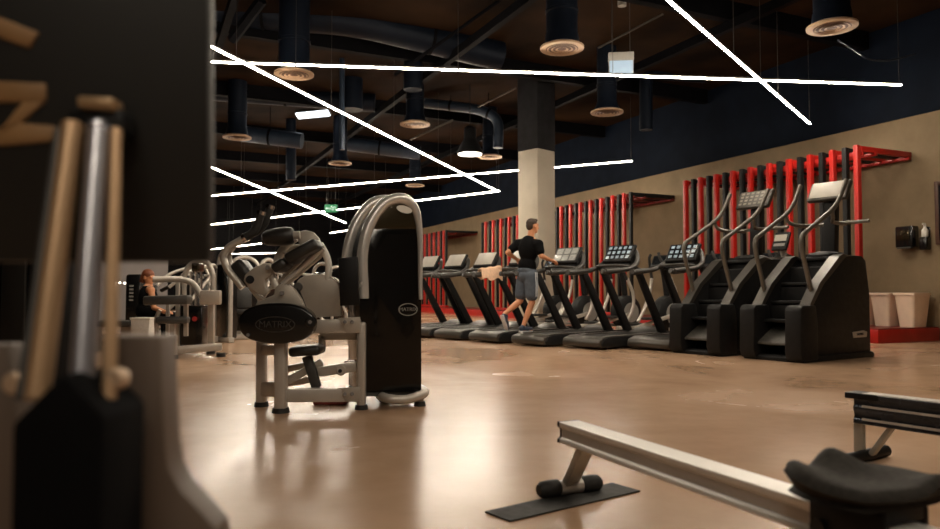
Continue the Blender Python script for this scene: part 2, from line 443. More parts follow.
# slatted racks -------------------------------------------------------------
RW = Matrix.Rotation(UA, 3, 'Z')
def slat_rack(px0, px1, n, first_red, label, end_dark=False, sw=.075):
    sa = s_of(on_t(px1, 293, T_SLAT)); sb = s_of(on_t(px0, 293, T_SLAT))
    root = thing('slatted_rack', label, 'rack', W((sa + sb) / 2, T_SLAT, 0.25), UA, 'red and black slatted wall racks')
    o = root.location.copy(); Ri = Matrix.Rotation(-UA, 4, 'Z')
    def fin(mb, name, m):
        mb.xf(Ri @ Matrix.Translation(-o)); return mb.build(name, m, root)
    top = 3.5
    for i in range(n):
        s = sa + (sb - sa) * i / (n - 1)
        red = (i % 2 == 0) == first_red
        m = M_RED if red else M_BLK
        mb = MB(); mb.box(W(s, T_SLAT + (0 if red else .02), (0.25 + top) / 2), (sw, 0.085, top - 0.25), RW, 0.006); fin(mb, 'slat', m)
        mb = MB(); mb.box(W(s, (T_SLAT + T_WALL) / 2 + .03, top - .06), (T_WALL - T_SLAT - .07, 0.08, 0.10), RW, 0.004)
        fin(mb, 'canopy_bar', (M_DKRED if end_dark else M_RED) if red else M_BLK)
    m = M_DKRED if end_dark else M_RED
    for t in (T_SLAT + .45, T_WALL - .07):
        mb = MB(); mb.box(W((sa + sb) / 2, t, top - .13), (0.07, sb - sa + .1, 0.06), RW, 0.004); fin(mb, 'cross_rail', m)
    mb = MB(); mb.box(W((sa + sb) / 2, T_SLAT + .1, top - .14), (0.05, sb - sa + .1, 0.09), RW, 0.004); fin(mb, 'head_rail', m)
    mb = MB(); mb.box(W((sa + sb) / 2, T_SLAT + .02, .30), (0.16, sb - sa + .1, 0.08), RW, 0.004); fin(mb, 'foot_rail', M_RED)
    return root
slat_rack(687, 860, 19, True, 'red and black slatted rack behind the two stair climbers', False, .10)
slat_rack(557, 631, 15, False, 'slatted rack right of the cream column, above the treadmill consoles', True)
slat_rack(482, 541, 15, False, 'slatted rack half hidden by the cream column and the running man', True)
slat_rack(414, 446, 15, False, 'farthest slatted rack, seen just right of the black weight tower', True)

# bins, dispensers, board ------------------------------------------------------
for i, (ds, tt, lab) in enumerate([(0.0, 12.05, 'cream waste bin on the red platform, the one nearest the right edge of the photo'),
                               (.47, 12.0, 'cream waste bin on the red platform, middle of three'),
                               (.92, 11.95, 'cream waste bin on the red platform, half hidden behind the stair climber')]):
    s = ps0 + .24 + ds
    tt = 12.68
    root = thing('waste_bin', lab, 'bin', W(s, tt, .25), UA, 'cream bins on the platform')
    mb = MB()
    def rr(x, y, z, c=.05):
        return [V((sx * (x - c) + c * math.cos(t), sy * (y - c) + c * math.sin(t), z)) for sx, sy, t0 in ((1, 1, 0), (-1, 1, PI / 2), (-1, -1, PI), (1, -1, 1.5 * PI)) for t in [t0 + PI / 2 * q / 3 for q in range(4)]]
    mb.loft([rr(.19, .14, 0), rr(.25, .19, .60), rr(.24, .18, .60), rr(.18, .13, .03)]); mb.build('bin_body', M_BIN, root)
    mb = MB(); mb.loft([rr(.265, .205, .57), rr(.265, .205, .615), rr(.245, .185, .615), rr(.245, .185, .57)], cap=False); mb.build('rim', M_BIN, root)
def wall_item(px, py, out=0.0):
    return on_t(px, py, T_WALL - out)
p = wall_item(907, 237, .1)
root = thing('towel_dispenser', 'black paper towel dispenser on the concrete wall above the bins', 'dispenser', p, UA)
mb = MB(); mb.box((0, 0, 0), (.2, .34, .40), None, .03); mb.build('housing', M_BLKG, root)
mb = MB(); mb.box((-.105, .0, .03), (.012, .24, .20), None, .01); mb.build('window', M_BRZ, root)
mb = MB(); mb.box((-.06, 0, -.205), (.1, .26, .03), None, .008); mb.build('outlet', M_GREY, root)
p = wall_item(925, 238, .08)
root = thing('soap_holder', 'black wall bracket holding the white spray bottle', 'bracket', p, UA)
mb = MB(); mb.box((0, 0, -.1), (.14, .14, .24), None, .02); mb.build('cup', M_BLKG, root)
mb = MB(); mb.box((.06, 0, .05), (.02, .12, .3), None, .006); mb.build('back_plate', M_BLKG, root)
root = thing('spray_bottle', 'white spray bottle in a black bracket on the wall', 'bottle', p + V((0, 0, .02)), UA)
mb = MB(); mb.lathe([(.045, 0), (.055, .02), (.055, .12), (.03, .16), (.022, .18)], (0, 0, 0)); mb.build('bottle_body', M_WHITE, root)
mb = MB(); mb.cyl((0, 0, .18), (0, 0, .23), .022); mb.beam((.02, 0, .235), (-.06, 0, .235), .025, .03, bevel=.005); mb.build('spray_head', M_WHITE, root)
sr = s_of(on_t(937.5, 220, T_WALL))
root = thing('wall_board', 'dark brown framed board on the wall at the right edge of the photo', 'board', W(sr - .6, T_WALL - .03, 2.3), UA)
mb = MB(); mb.box((0, 0, 0), (.04, 1.1, 1.0), None, .004); mb.build('board_panel', M_BLK, root)
mb = MB()
for sy in (-1, 1): mb.box((-.01, sy * .57, 0), (.06, .07, 1.14), None, .006)
for sz in (-1, 1): mb.box((-.01, 0, sz * .53), (.06, 1.1, .07), None, .006)
mb.build('frame', M_BROWN, root)

# ================================================================== LIGHT LINES
TZ = 4.2
def light_line(a, b, label, nseg, wires=True, w=0.027):
    a = V(a); b = V(b); d = (b - a); L = d.length; dn = d.normalized()
    root = thing('linear_light', label, 'light', (a + b) / 2, 0, 'suspended linear lights')
    o = root.location.copy()
    for i in range(nseg):
        p0 = a + dn * (L * i / nseg + .02); p1 = a + dn * (L * (i + 1) / nseg - .02)
        mb = MB(); mb.beam(p0, p1, w, w * .68); mb.build('led_strip', E_TUBE, root, o)
        mb = MB(); mb.beam(p0 + V((0, 0, w * .375 + .014)), p1 + V((0, 0, w * .375 + .014)), w * 1.3, .026); mb.build('housing', M_GREY, root, o)
    if wires:
        for i in range(nseg + 1):
            q = a + dn * min(max(L * i / nseg, .05), L - .05)
            mb = MB(); mb.tube([q + V((0, 0, .04)), V((q.x, q.y, CEILZ - .03))], .005, 5); mb.build('suspension_wire', M_WIRE, root, o)
    return root
def ext(a, b, k):  # carry the line on beyond a
    return a + (a - b).normalized() * k
a, b = Zp(210, 46, TZ), Zp(497, 191, TZ)
light_line(ext(a, b, 2.2), b, 'long diagonal light line dropping from upper left to above the black weight tower', 6)
a, b = Zp(210, 62, TZ + .08), Zp(902, 85, TZ + .08)
light_line(ext(a, b, 1.2), b, 'light line running almost level across the whole upper picture', 5)
a, b = Zp(668, 0, TZ), Zp(810, 124, TZ)
light_line(ext(a, b, 2.5), b, 'steep light line at the upper right crossing the level one', 4)
a, b = Zp(208, 166, TZ), Zp(346, 223, TZ)
light_line(ext(a, b, 1.0), b, 'short diagonal light line at far left above the chrome exercise machine', 5)
a, b = Zp(208, 196, TZ + .08), Zp(633, 161, TZ + .08)
light_line(ext(a, b, 1.0), b, 'light line rising to the right and passing behind the cream column', 6)
a, b = Zp(208, 225, TZ + .08), Zp(500, 191, TZ + .08)
light_line(ext(a, b, 1.0), b, 'light line passing low behind the hood of the weight tower', 7)
light_line(P(206, 250, 35), P(262, 243.5, 33), 'faint far light line just above the dark head pad of the chrome machine', 2, True, .018)
light_line(P(228, 254, 36), P(300, 252.5, 35), 'lowest far light line, level, behind the arms of the chrome machine', 3, True, .018)
light_line(P(330, 233, 34), P(356, 229, 33), 'short far light line beside the green exit sign', 1, True, .018)
# unseen line added to light the near foreground, assuming the pattern continues
light_line(W(-3.0, -3.5, TZ), W(3.0, 6.5, TZ), 'added unseen light line over the near floor behind the photographer', 5)


# round diffusers on drop ducts ---------------------------------------------
def diffuser(px, py, hw, label, duct_r):
    DZ = 4.6
    c = Zp(px, py, DZ); r = .335
    root = thing('ceiling_diffuser', label, 'air diffuser', c, 0, 'round air diffusers on drop ducts')
    mb = MB(); mb.lathe([(r * .78, 0), (r, 0.0), (r, .03), (r * .8, .06)], (0, 0, 0)); mb.build('ring', M_DIFF, root)
    mb = MB()
    for q0, q1 in ((.70, .60), (.50, .40), (.3, .18)):
        mb.lathe([(r * q0, -.012), (r * q1, .0), (r * q1, .012), (r * q0, .01)], (0, 0, 0), cap=False)
    mb.build('louvre_cone', M_DIFF, root)
    mb = MB(); mb.cyl((0, 0, -.002), (0, 0, .004), r * .74, seg=28); mb.build('core', M_DIFFIN, root)
    mb = MB(); mb.lathe([(r * .8, .06), (duct_r * 1.05, .22), (duct_r, .24), (duct_r, .55), (duct_r * 1.06, .56), (duct_r * 1.06, .6), (duct_r, .61), (duct_r, CEILZ - DZ - .02)], (0, 0, 0))
    mb.build('drop_duct', M_DUCT, root)
for d in [(562, 49, 21, 'round air diffuser at top centre, above the level light line', .24), (832, 28, 24, 'round air diffuser at the upper right corner', .24),
          (294, 75, 18, 'round air diffuser at the upper left beside the diagonal light', .26), (415, 125, 15, 'round air diffuser left of the black pendant lamp', .2),
          (237, 138, 14, 'round air diffuser at far left under the diagonal light', .22), (607, 113, 15, 'round air diffuser right of the cream column', .2),
          (340, 164, 11, 'round air diffuser behind the diagonal light, left of centre', .2), (490, 157.5, 11, 'round air diffuser directly right of the black pendant lamp', .2),
          (415, 186, 10, 'lowest round air diffuser, over the hood of the weight tower', .2)]:
    diffuser(*d)
# pendant lamp
c = P(470, 154, 17.4)
root = thing('pendant_lamp', 'black dome pendant lamp hanging left of the cream column', 'lamp', c)
mb = MB(); mb.lathe([(.30, 0), (.32, .0), (.31, .06), (.24, .22), (.17, .34), (.15, .38), (.15, .62), (.1, .68), (.05, .7)], (0, 0, 0)); mb.build('shade', M_BLK, root)
mb = MB(); mb.cyl((0, 0, -.012), (0, 0, -.002), .29, seg=28); mb.build('diffuser_disc', E_LAMP, root)
mb = MB(); mb.tube([(0, 0, .68), (0, 0, CEILZ - c.z - .02)], .012, 6); mb.build('cord', M_BLK, root)

# pipes and ducts --------------------------------------------------------------
def pipe(name, label, cat, pts, r, m, fil=.4, hang=True):
    pts = [V(p) for p in pts]
    mid = sum(pts, V()) / len(pts)
    root = thing(name, label, cat, mid)
    mb = MB(); mb.tube(pts, r, 16, fil); mb.build('tube', m, root, mid)
    for i in range(len(pts) - 1):
        q = pts[i].lerp(pts[i + 1], .5); dn = (pts[i + 1] - pts[i]).normalized()
        if abs(dn.z) > .7: continue
        mb = MB(); mb.cyl(q - dn * .03, q + dn * .03, r * 1.07, seg=18)
        mb.tube([q + V((0, 0, r)), V((q.x, q.y, CEILZ - .01))], .012, 5); mb.build('hanger', M_BEAM, root, mid)
pipe('ventilation_duct', 'big blue-black round duct crossing the top of the picture left of centre', 'duct', [P(170, 6, 13.0), P(355, 20, 13.4), P(500, 56, 14.6)], .30, M_DUCT, .6)
pipe('ventilation_duct', 'slate pipe bending down beside the black pendant lamp', 'duct', [P(424, 103, 18.6), P(478, 109, 18.2), P(499, 118, 18.1), P(498, 148, 18.1)], .13, M_DUCTL, .5)
pipe('ventilation_duct', 'horizontal blue duct below the upper left diffuser', 'duct', [P(195, 90, 18.0), P(375, 103, 18.4)], .24, M_DUCT)
pipe('ventilation_duct', 'horizontal blue duct right of the far left diffuser', 'duct', [P(238, 133, 19.5), P(302, 141, 19.5)], .22, M_DUCTL)
pipe('ventilation_duct', 'short blue duct under the diagonal light, left of centre', 'duct', [P(340, 143, 22.0), P(420, 153, 22.0)], .22, M_DUCTL)
pipe('ventilation_duct', 'thin upright blue pipe crossing the level light line at upper left', 'duct', [P(342, 26, 15.5), P(342, 150, 15.5)], .06, M_DUCTL)
pipe('ventilation_duct', 'dark duct elbow right of the white lit box', 'duct', [P(800, 84, 19.0), P(655, 73, 16.5), P(646, 78, 16.5), P(646, 130, 16.5)], .15, M_DUCT, .4)
pipe('ventilation_duct', 'dark upright duct left of the column top', 'duct', [P(352, 30, 17), P(352, 110, 17)], .26, M_DUCT)
pipe('ventilation_duct', 'dark upright duct crossing the level light line at upper centre', 'duct', [P(413, 14, 14.8), P(413, 90, 14.8)], .2, M_DUCT)
pipe('ventilation_duct', 'dark upright duct at the left, behind the diagonal light', 'duct', [P(291, 60, 21), P(291, 180, 21)], .15, M_DUCT)
# bracing struts
def strut(label, a, b, m=M_WIRE, r=.025):
    mid = (a + b) / 2
    mb = MB(); mb.tube([a, b], r, 6); o = mb.build('brace_rod', m, None, mid); o.location = mid
    tag(o, label, 'ceiling rod')
strut('thin pale rod above the slate pipe by the pendant lamp', P(478, 107, 18), P(516, 88, 17))
strut('thin dark rod sloping up left of the black pendant lamp', P(410, 140, 17), P(453, 120, 17))
strut('thin rod sloping up to the right above the white lit box', P(598, 48, 11.5), P(663, 14, 11.2), r=.016)
strut('long dark rod sloping up from the level light to the top edge at centre', P(395, 75, 13), P(500, 0, 12.4), M_BEAM, .035)
strut('long dark rod sloping at upper left towards the top edge', P(232, 40, 12), P(262, 0, 11.5), M_BEAM, .09)
pa_ = [P(838, 40, 10.2), P(852, 48, 10.4), P(868, 60, 10.6), P(890, 61, 10.9), P(915, 54, 11.2)]
mid = pa_[2].copy(); mb = MB(); mb.tube(pa_, .012, 6, .3); ob = mb.build('hanging_cable', M_DUCTL, None, mid); ob.location = mid
tag(ob, 'drooping cable hanging from the upper right air diffuser', 'cable')
# fluorescent, lit box, exit sign, little ceiling spots
c = P(313, 114.5, 20)
root = thing('fluorescent_panel', 'small cool white fluorescent panel glowing high at left of centre', 'light', c)
mb = MB(); mb.box((0, 0, 0), (.9, .35, .05), Matrix.Rotation(-.1, 3, 'Y') @ Matrix.Rotation(-.12, 3, 'X')); mb.build('diffuser_panel', E_COOL, root)
mb = MB(); mb.box((0, .02, .05), (.96, .4, .05), Matrix.Rotation(-.1, 3, 'Y') @ Matrix.Rotation(-.12, 3, 'X')); mb.tube([(0, 0, .06), (0, 0, CEILZ - c.z)], .01, 5); mb.build('housing', M_GREY, root)
c = P(621, 64, 11.9)
root = thing('lit_box_sign', 'small pale lit box hanging on the level light line right of centre', 'sign', c, -.1)
mb = MB(); mb.box((0, 0, .12), (.42, .12, .14), None, .008); mb.build('housing', M_LGREY, root)
mb = MB(); mb.box((0, 0, -.06), (.39, .06, .24), None, .004); mb.build('panel', E_SIGNB, root)
mb = MB(); mb.box((0, 0, -.06), (.41, .05, .26), None, .004); mb.build('frame', M_LGREY, root)
mb = MB(); mb.tube([(-.15, 0, .18), (-.15, 0, CEILZ - c.z)], .006, 5); mb.tube([(.15, 0, .18), (.15, 0, CEILZ - c.z)], .006, 5); mb.build('wires', M_WIRE, root)
c = P(331, 208.5, 25)
root = thing('exit_sign', 'green emergency exit sign glowing between the light lines left of the weight tower', 'sign', c)
mb = MB(); mb.box((0, 0, 0), (.44, .06, .27), None, .006); mb.build('panel', E_GREEN, root)
mb = MB()   # running figure, door and arrow
mb.box((.075, -.034, -.01), (.02, .008, .13)); mb.box((.115, -.034, .05), (.10, .008, .014)); mb.box((.158, -.034, -.01), (.014, .008, .13))
mb.ell((.02, -.034, .065), (.018, .006, .018)); mb.beam((.015, -.034, .045), (-.01, -.034, -.01), .008, .024, (0, 1, 0)); mb.beam((-.01, -.034, -.01), (-.045, -.034, -.05), .008, .016, (0, 1, 0)); mb.beam((-.005, -.034, -.01), (.03, -.034, -.06), .008, .016, (0, 1, 0)); mb.beam((.01, -.034, .03), (.05, -.034, .015), .008, .012, (0, 1, 0))
mb.box((-.09, -.034, 0), (.09, .008, .022)); mb.prism([(-.13, -.045), (-.13, .045), (-.185, 0)], (0, -.038, 0), (1, 0, 0), (0, 0, 1), (0, .008, 0))
mb.build('pictogram', E_WHITE, root)
mb = MB(); mb.tube([(-.15, 0, .13), (-.15, 0, CEILZ - c.z)], .006, 5); mb.tube([(.15, 0, .13), (.15, 0, CEILZ - c.z)], .006, 5); mb.build('wires', M_WIRE, root)
c = P(622, 6, 12.2)
root = thing('ceiling_spot', 'little round ceiling spot at the top edge above the white lit box', 'lamp', c)
mb = MB(); mb.lathe([(.06, 0), (.075, .0), (.075, .09), (.03, .11), (.012, .13), (.012, CEILZ - c.z - .02)], (0, 0, 0)); mb.build('housing', M_LGREY, root)

# ================================================================== TREADMILLS
TA = math.radians(41)
TW = .78
def make_treadmill(label):
    root = thing('treadmill', label, 'treadmill', (0, 0, 0), 0, 'treadmills in a row')
    # base: rear roller housing to front
    mb = MB()
    prof = [(0.0, .035), (-.02, .09), (.03, .165), (.16, .185), (1.5, .2), (1.62, .2), (1.62, .05), (.2, .03)]
    mb.prism(prof, (0, .0, 0), (1, 0, 0), (0, 0, 1), (0, TW, 0), .012); mb.build('deck', M_CHAR, root)
    mb = MB(); mb.prism([(.16, .186), (1.5, .201), (1.5, .206), (.16, .191)], (0, .14, 0), (1, 0, 0), (0, 0, 1), (0, TW - .28, 0)); mb.build('belt', M_BELT, root)
    for y in (.015, TW - .135):
        mb = MB(); mb.prism([(.12, .186), (1.5, .201), (1.5, .216), (.12, .2)], (0, y, 0), (1, 0, 0), (0, 0, 1), (0, .12, 0), .004); mb.build('side_rail', M_CHARL, root)
    mb = MB(); mb.prism([(-.045, .05), (-.06, .10), (-.03, .16), (.1, .197), (.14, .197), (.14, .04), (-.0, .03)], (0, .02, 0), (1, 0, 0), (0, 0, 1), (0, TW - .04, 0), .015); mb.build('end_cap', M_CHARL, root)
    # motor hood
    mb = MB()
    rings = []
    for x, h, w in ((1.42, .205, .24), (1.5, .26, .30), (1.65, .30, .33), (1.86, .28, .32), (2.02, .2, .29), (2.08, .08, .25)):
        ring = []
        for q in range(13):
            t = PI * q / 12
            ring.append(V((x, TW / 2 + w * math.cos(t), .04 + (h - .04) * (math.sin(t) ** .45 if math.sin(t) > 1e-6 else 0))))
        rings.append(ring)
    mb.loft(rings); mb.build('motor_hood', M_GREY, root)
    # uprights
    for y in (.045, TW - .045):
        mb = MB(); mb.prism([(1.54, .16), (1.74, .16), (.99, 1.26), (.84, 1.28)], (0, y - .035, 0), (1, 0, 0), (0, 0, 1), (0, .07, 0), .015); mb.build('upright', M_CHAR, root)
        mb = MB(); mb.prism([(1.46, .05), (1.8, .05), (1.76, .22), (1.50, .22)], (0, y - .045, 0), (1, 0, 0), (0, 0, 1), (0, .09, 0), .015); mb.build('upright_foot', M_CHAR, root)
    # looping handrail
    mb = MB()
    mb.tube([(.22, .05, 1.17), (.30, .02, 1.155), (.90, .01, 1.22), (1.13, .05, 1.33), (1.24, .16, 1.50), (1.28, .25, 1.54), (1.28, TW - .25, 1.54), (1.24, TW - .16, 1.50), (1.13, TW - .05, 1.33), (.90, TW - .01, 1.22), (.30, TW - .02, 1.155), (.22, TW - .05, 1.17)], .040, 10, .14)
    mb.build('handrail', M_GREY, root)
    for y in (.018, TW - .018):
        mb = MB(); mb.tube([(.26, y, 1.162), (.62, y, 1.19)], .046, 10); mb.build('grip', M_GREY, root)
    mb = MB(); mb.beam((1.08, .05, 1.24), (1.08, TW - .05, 1.24), .09, .06, bevel=.02); mb.build('crossbar', M_CHAR, root)
    mb = MB(); mb.tube([(1.02, .06, 1.25), (.86, .12, 1.27), (.80, .2, 1.28), (.80, TW - .2, 1.28), (.86, TW - .12, 1.27), (1.02, TW - .06, 1.25)], .022, 8, .06); mb.build('front_grip', M_GREY, root)
    # console
    R = Matrix.Rotation(math.radians(32), 3, 'Y')
    cc = V((1.11, TW / 2, 1.475)); R2 = R
    mb = MB(); mb.box(cc, (.06, .56, .33), R2, .025, 3); con = mb.build('console', M_CHAR, root)
    mb = MB(); mb.box(cc + R2 @ V((-.032, 0, .01)), (.006, .49, .265), R2, .002); mb.build('display', M_ICONS, con)
    mb = MB(); mb.prism([(.96, 1.25), (1.14, 1.21), (1.22, 1.32), (1.19, 1.46), (1.03, 1.32)], (0, .14, 0), (1, 0, 0), (0, 0, 1), (0, TW - .28, 0), .02); mb.build('tray', M_CHAR, root)
    for c in root.children:
        if c.name.split('.')[0] in ('handrail', 'grip', 'crossbar', 'front_grip', 'console', 'tray'):
            for m_ in [c] + list(c.children):
                m_.data.transform(Matrix.Translation((-.17, 0, .02)))
    return root
rears = [(672, 352), (603, 350.5), (547, 347.5), (500, 344), (462, 341), (431, 338.5), (404, 336.5)]
tl = ['treadmill partly hidden behind the left stair climber, its console lit',
      'treadmill with the clearest view of its deck, second from the stair climbers',
      'treadmill the running man in the black shirt is using',
      'treadmill directly left of the running man, its uprights behind his legs',
      'second treadmill to the left of the running man',
      'third treadmill to the left of the running man',
      'last treadmill of the row, right beside the black weight tower']
tm = []
for (px, py), lab in zip(rears, tl):
    g = G(px, py)
    if not tm:
        r = make_treadmill(lab); r.location = g; r.rotation_euler = (0, 0, TA)
    else: r = dup(tm[0], g, TA, lab)
    tm.append(r)
    if len(tm) > 2:
        dsp = [c for c in r.children if c.name.startswith('console')][0].children[0]
        dsp.data = dsp.data.copy(); dsp.data.materials[0] = M_MAP if len(tm) == 3 else M_PALE; dsp['label'] = 'pale display'  # plain pale colour stands in for reflections on the farther screens

# ================================================================== STAIR CLIMBERS
CA = math.radians(34)
co = G(805, 363)
CWD = .80
def make_climber(label):
    root = thing('stair_climber', label, 'stair climber', (0, 0, 0), 0, 'stair climbers')
    L = 1.58
    side = [(.02, .10), (-.02, .30), (.03, .58), (.36, .97), (.84, 1.33), (.92, 1.36), (1.40, 1.36), (1.50, 1.30), (L, .85), (L, .07), (.1, .07)]
    for y0 in (0, CWD - .13):
        mb = MB(); mb.prism(side, (0, y0, 0), (1, 0, 0), (0, 0, 1), (0, .13, 0), .02, 2); mb.build('side_panel', M_CHAR, root)
        edge = [(.02, .15), (-.02, .32), (.035, .59), (.365, .98), (.84, 1.335), (.94, 1.365)]
        mb = MB()
        rings = []
        for i, (x, z) in enumerate(edge):
            wd = (.02, .025, .04, .07, .12, .14)[i]
            rings.append([V((x - .012, y0 - .006, z + .006)), V((x - .012, y0 + .134, z + .006)), V((x + wd, y0 + .136, z - .012)), V((x + wd, y0 - .008, z - .012))])
        mb.loft(rings); mb.build('lit_edge', M_CHARL, root)  # lighter strip paints in the light falling on the slanted panel edge
    mb = MB(); mb.prism([(-.06, 0), (L + .05, 0), (L + .05, .05), (L + .0, .075), (-.02, .075), (-.06, .05)], (0, -.02, 0), (1, 0, 0), (0, 0, 1), (0, CWD + .04, 0), .01); mb.build('plinth', M_CHAR, root)
    for y0 in (-.035, CWD - .19):
        mb = MB(); mb.prism([(-.10, .02), (-.14, .12), (-.12, .66), (-.07, .71), (.22, .71), (.26, .5), (.26, .02)], (0, y0, 0), (1, 0, 0), (0, 0, 1), (0, .225, 0), .03, 2); mb.build('rear_pod', M_CHAR, root)
    for i, (x, z) in enumerate([(.0, .24), (.10, .50), (.32, .74), (.56, .98), (.80, 1.19)]):
        mb = MB()
        if i == 0:
            mb.prism([(-.06, .20), (.30, .40), (.30, .43), (-.06, .23)], (0, .19, 0), (1, 0, 0), (0, 0, 1), (0, CWD - .38, 0), .005)
        else:
            mb.box((x + .12, CWD / 2, z), (.24, CWD - .28, .04), None, .008); mb.box((x + .235, CWD / 2, z + .1), (.012, CWD - .28, .2))
        mb.build('step', M_STEP if i == 0 else M_CHAR, root)
    mb = MB(); mb.box((1.2, CWD / 2, 1.325), (.46, CWD - .26, .05), None, .015); mb.box((1.32, CWD / 2, .66), (.1, CWD - .26, 1.3), None, .01); mb.build('front_cowl', M_CHAR, root)
    for y in (.075, CWD - .075):
        mb = MB()
        mb.tube([(.33, y, .62), (.33, y, .78), (.10, y, 1.40), (.08, y, 1.57), (.82, y, 1.95), (.98, y, 2.08), (1.18, y, 2.38)], .030, 10, .1)
        mb.build('handrail', M_RAILG, root)
    mb = MB(); mb.beam((1.34, CWD / 2, 1.33), (1.40, CWD / 2, 2.2), .17, .12, (1, 0, 0), .02); mb.build('mast', M_CHAR, root)
    mb = MB(); mb.lathe([(.25, 1.345), (.25, 1.38), (.21, 1.41), (.1, 1.43)], (1.22, CWD / 2, 0)); mb.build('mast_base', M_CHAR, root)
    for y, yy in ((.075, .2), (CWD - .075, CWD - .2)):
        mb = MB(); mb.tube([(.80, y, 1.94), (.84, y, 1.84), (.92, (y + yy) / 2, 1.80), (1.36, yy, 1.80)], .026, 8, .08); mb.build('grip_bar', M_RAILG, root)
    mb = MB(); mb.tube([(1.36, -.12, 1.82), (1.36, CWD + .12, 1.82)], .026, 8); mb.build('cross_grip', M_RAILG, root)
    R = Matrix.Rotation(math.radians(30), 3, 'Y')
    cc = V((1.34, CWD / 2, 2.27))
    mb = MB(); mb.box(cc, (.07, .56, .31), R, .02, 3); con = mb.build('console', M_CHARL, root)
    mb = MB(); mb.box(cc + R @ V((-.037, 0, .01)), (.006, .50, .25), R, .002); mb.build('display', M_KEYS, con)
    return root
cl2 = make_climber('stair climber nearest the bins, with a plain pale console beside the red end post')
con2 = [c for c in cl2.children if c.name.startswith('console')][0]
disp2 = con2.children[0]
cl2.location = co; cl2.rotation_euler = (0, 0, CA)
c1o = G(724, 356.5)
cl1 = dup(cl2, c1o, CA, 'stair climber next to the treadmills, its console face busy with buttons')
# plain pale face on the near one, keys on the other
disp2.data = disp2.data.copy(); disp2.data.materials[0] = M_PALE; disp2['label'] = 'plain pale display'
# badge on the near side panel
mb = MB(); mb.prism([(1.12, .27), (1.45, .27), (1.47, .34), (1.38, .36), (1.10, .345)], (0, -.012, 0), (1, 0, 0), (0, 0, 1), (0, .012, 0), .003); bd = mb.build('badge', M_SIL, cl2, label='pale maker badge')
mb = MB(); mb.text('STEPMILL', (1.285, -.014, .312), (1, 0, 0.02), (0, 0, 1), .03); mb.build('lettering', M_BLK, bd)

# ================================================================== ELLIPTICAL TRAINERS behind the treadmills
def make_elliptical(label):
    root = thing('elliptical_trainer', label, 'elliptical trainer', (0, 0, 0), 0, 'elliptical trainers behind the treadmills')
    mb = MB(); mb.beam((0, 0, .06), (1.6, 0, .06), .14, .1, bevel=.02); mb.beam((.05, -.32, .05), (.05, .32, .05), .09, .09, bevel=.02); mb.beam((1.55, -.35, .05), (1.55, .35, .05), .09, .09, bevel=.02); mb.build('base_frame', M_CHAR, root)
    mb = MB(); mb.lathe([(.02, -.15), (.26, -.15), (.34, -.1), (.36, 0), (.34, .1), (.26, .15), (.02, .15)], (1.2, 0, .46), (0, 1, 0)); mb.build('flywheel_cover', M_CHAR, root)
    mb = MB(); mb.lathe([(.10, -.17), (.2, -.17), (.2, .17), (.10, .17)], (1.2, 0, .46), (0, 1, 0)); mb.build('hub_cap', M_LGREY, root)
    mb = MB(); mb.tube([(1.2, 0, .7), (1.12, 0, 1.2), (1.05, 0, 1.42)], .06, 10, .2); mb.build('mast', M_CHAR, root)
    R = Matrix.Rotation(math.radians(25), 3, 'Y')
    mb = MB(); mb.box((1.0, 0, 1.47), (.06, .38, .26), R, .02); con = mb.build('console', M_CHAR, root)
    mb = MB(); mb.box(V((1.0, 0, 1.47)) + R @ V((-.034, 0, .01)), (.006, .3, .18), R); mb.build('display', M_LCD, con)
    for sy, ph in ((-1, .12), (1, -.12)):
        y = sy * .3
        mb = MB(); mb.tube([(.82 + ph, y, .30), (1.0 + ph, y, .55), (1.08 + ph * .4, y, .85), (1.02 - ph * .6, y, 1.15)], .032, 10, .2); mb.build('swing_arm', M_SIL, root)
        mb = MB(); mb.tube([(1.02 - ph * .6, y, 1.13), (.93 - ph, y, 1.35), (.84 - ph, y * .8, 1.55), (.86 - ph, y * .7, 1.62)], .028, 8, .1); mb.build('handgrip', M_RUB, root)
        mb = MB(); mb.beam((.05, y * .7, .2), (1.15, y * .7, .32 + ph), .06, .07, bevel=.015); mb.build('pedal_arm', M_SIL, root)
        mb = MB(); mb.box((.5, y * .75, .32 + ph * .5), (.38, .16, .05), None, .02); mb.build('pedal', M_RUB, root)
    return root
fw = V((math.cos(TA), math.sin(TA), 0)); lf = V((-fw.y, fw.x, 0))
el = None
labs = ['elliptical trainer behind the treadmill nearest the stair climbers, its grey arm showing',
        'elliptical trainer with two pale curved arms, seen through the uprights of the clearest treadmill',
        'elliptical trainer partly hidden by the console the running man holds', 'elliptical trainer behind the running man',
        'elliptical trainer seen between the uprights left of the running man', 'elliptical trainer behind the treadmills closest to the weight tower']
for i, lab in enumerate(labs):
    base = V(tm[i].location) + fw * (2.55 + .1 * (i % 2)) + lf * .45
    ra = TA + PI if i % 2 == 9 else TA - .15
    if el is None:
        el = make_elliptical(lab); el.location = base; el.rotation_euler = (0, 0, ra)
    else: dup(el, base, ra, lab)
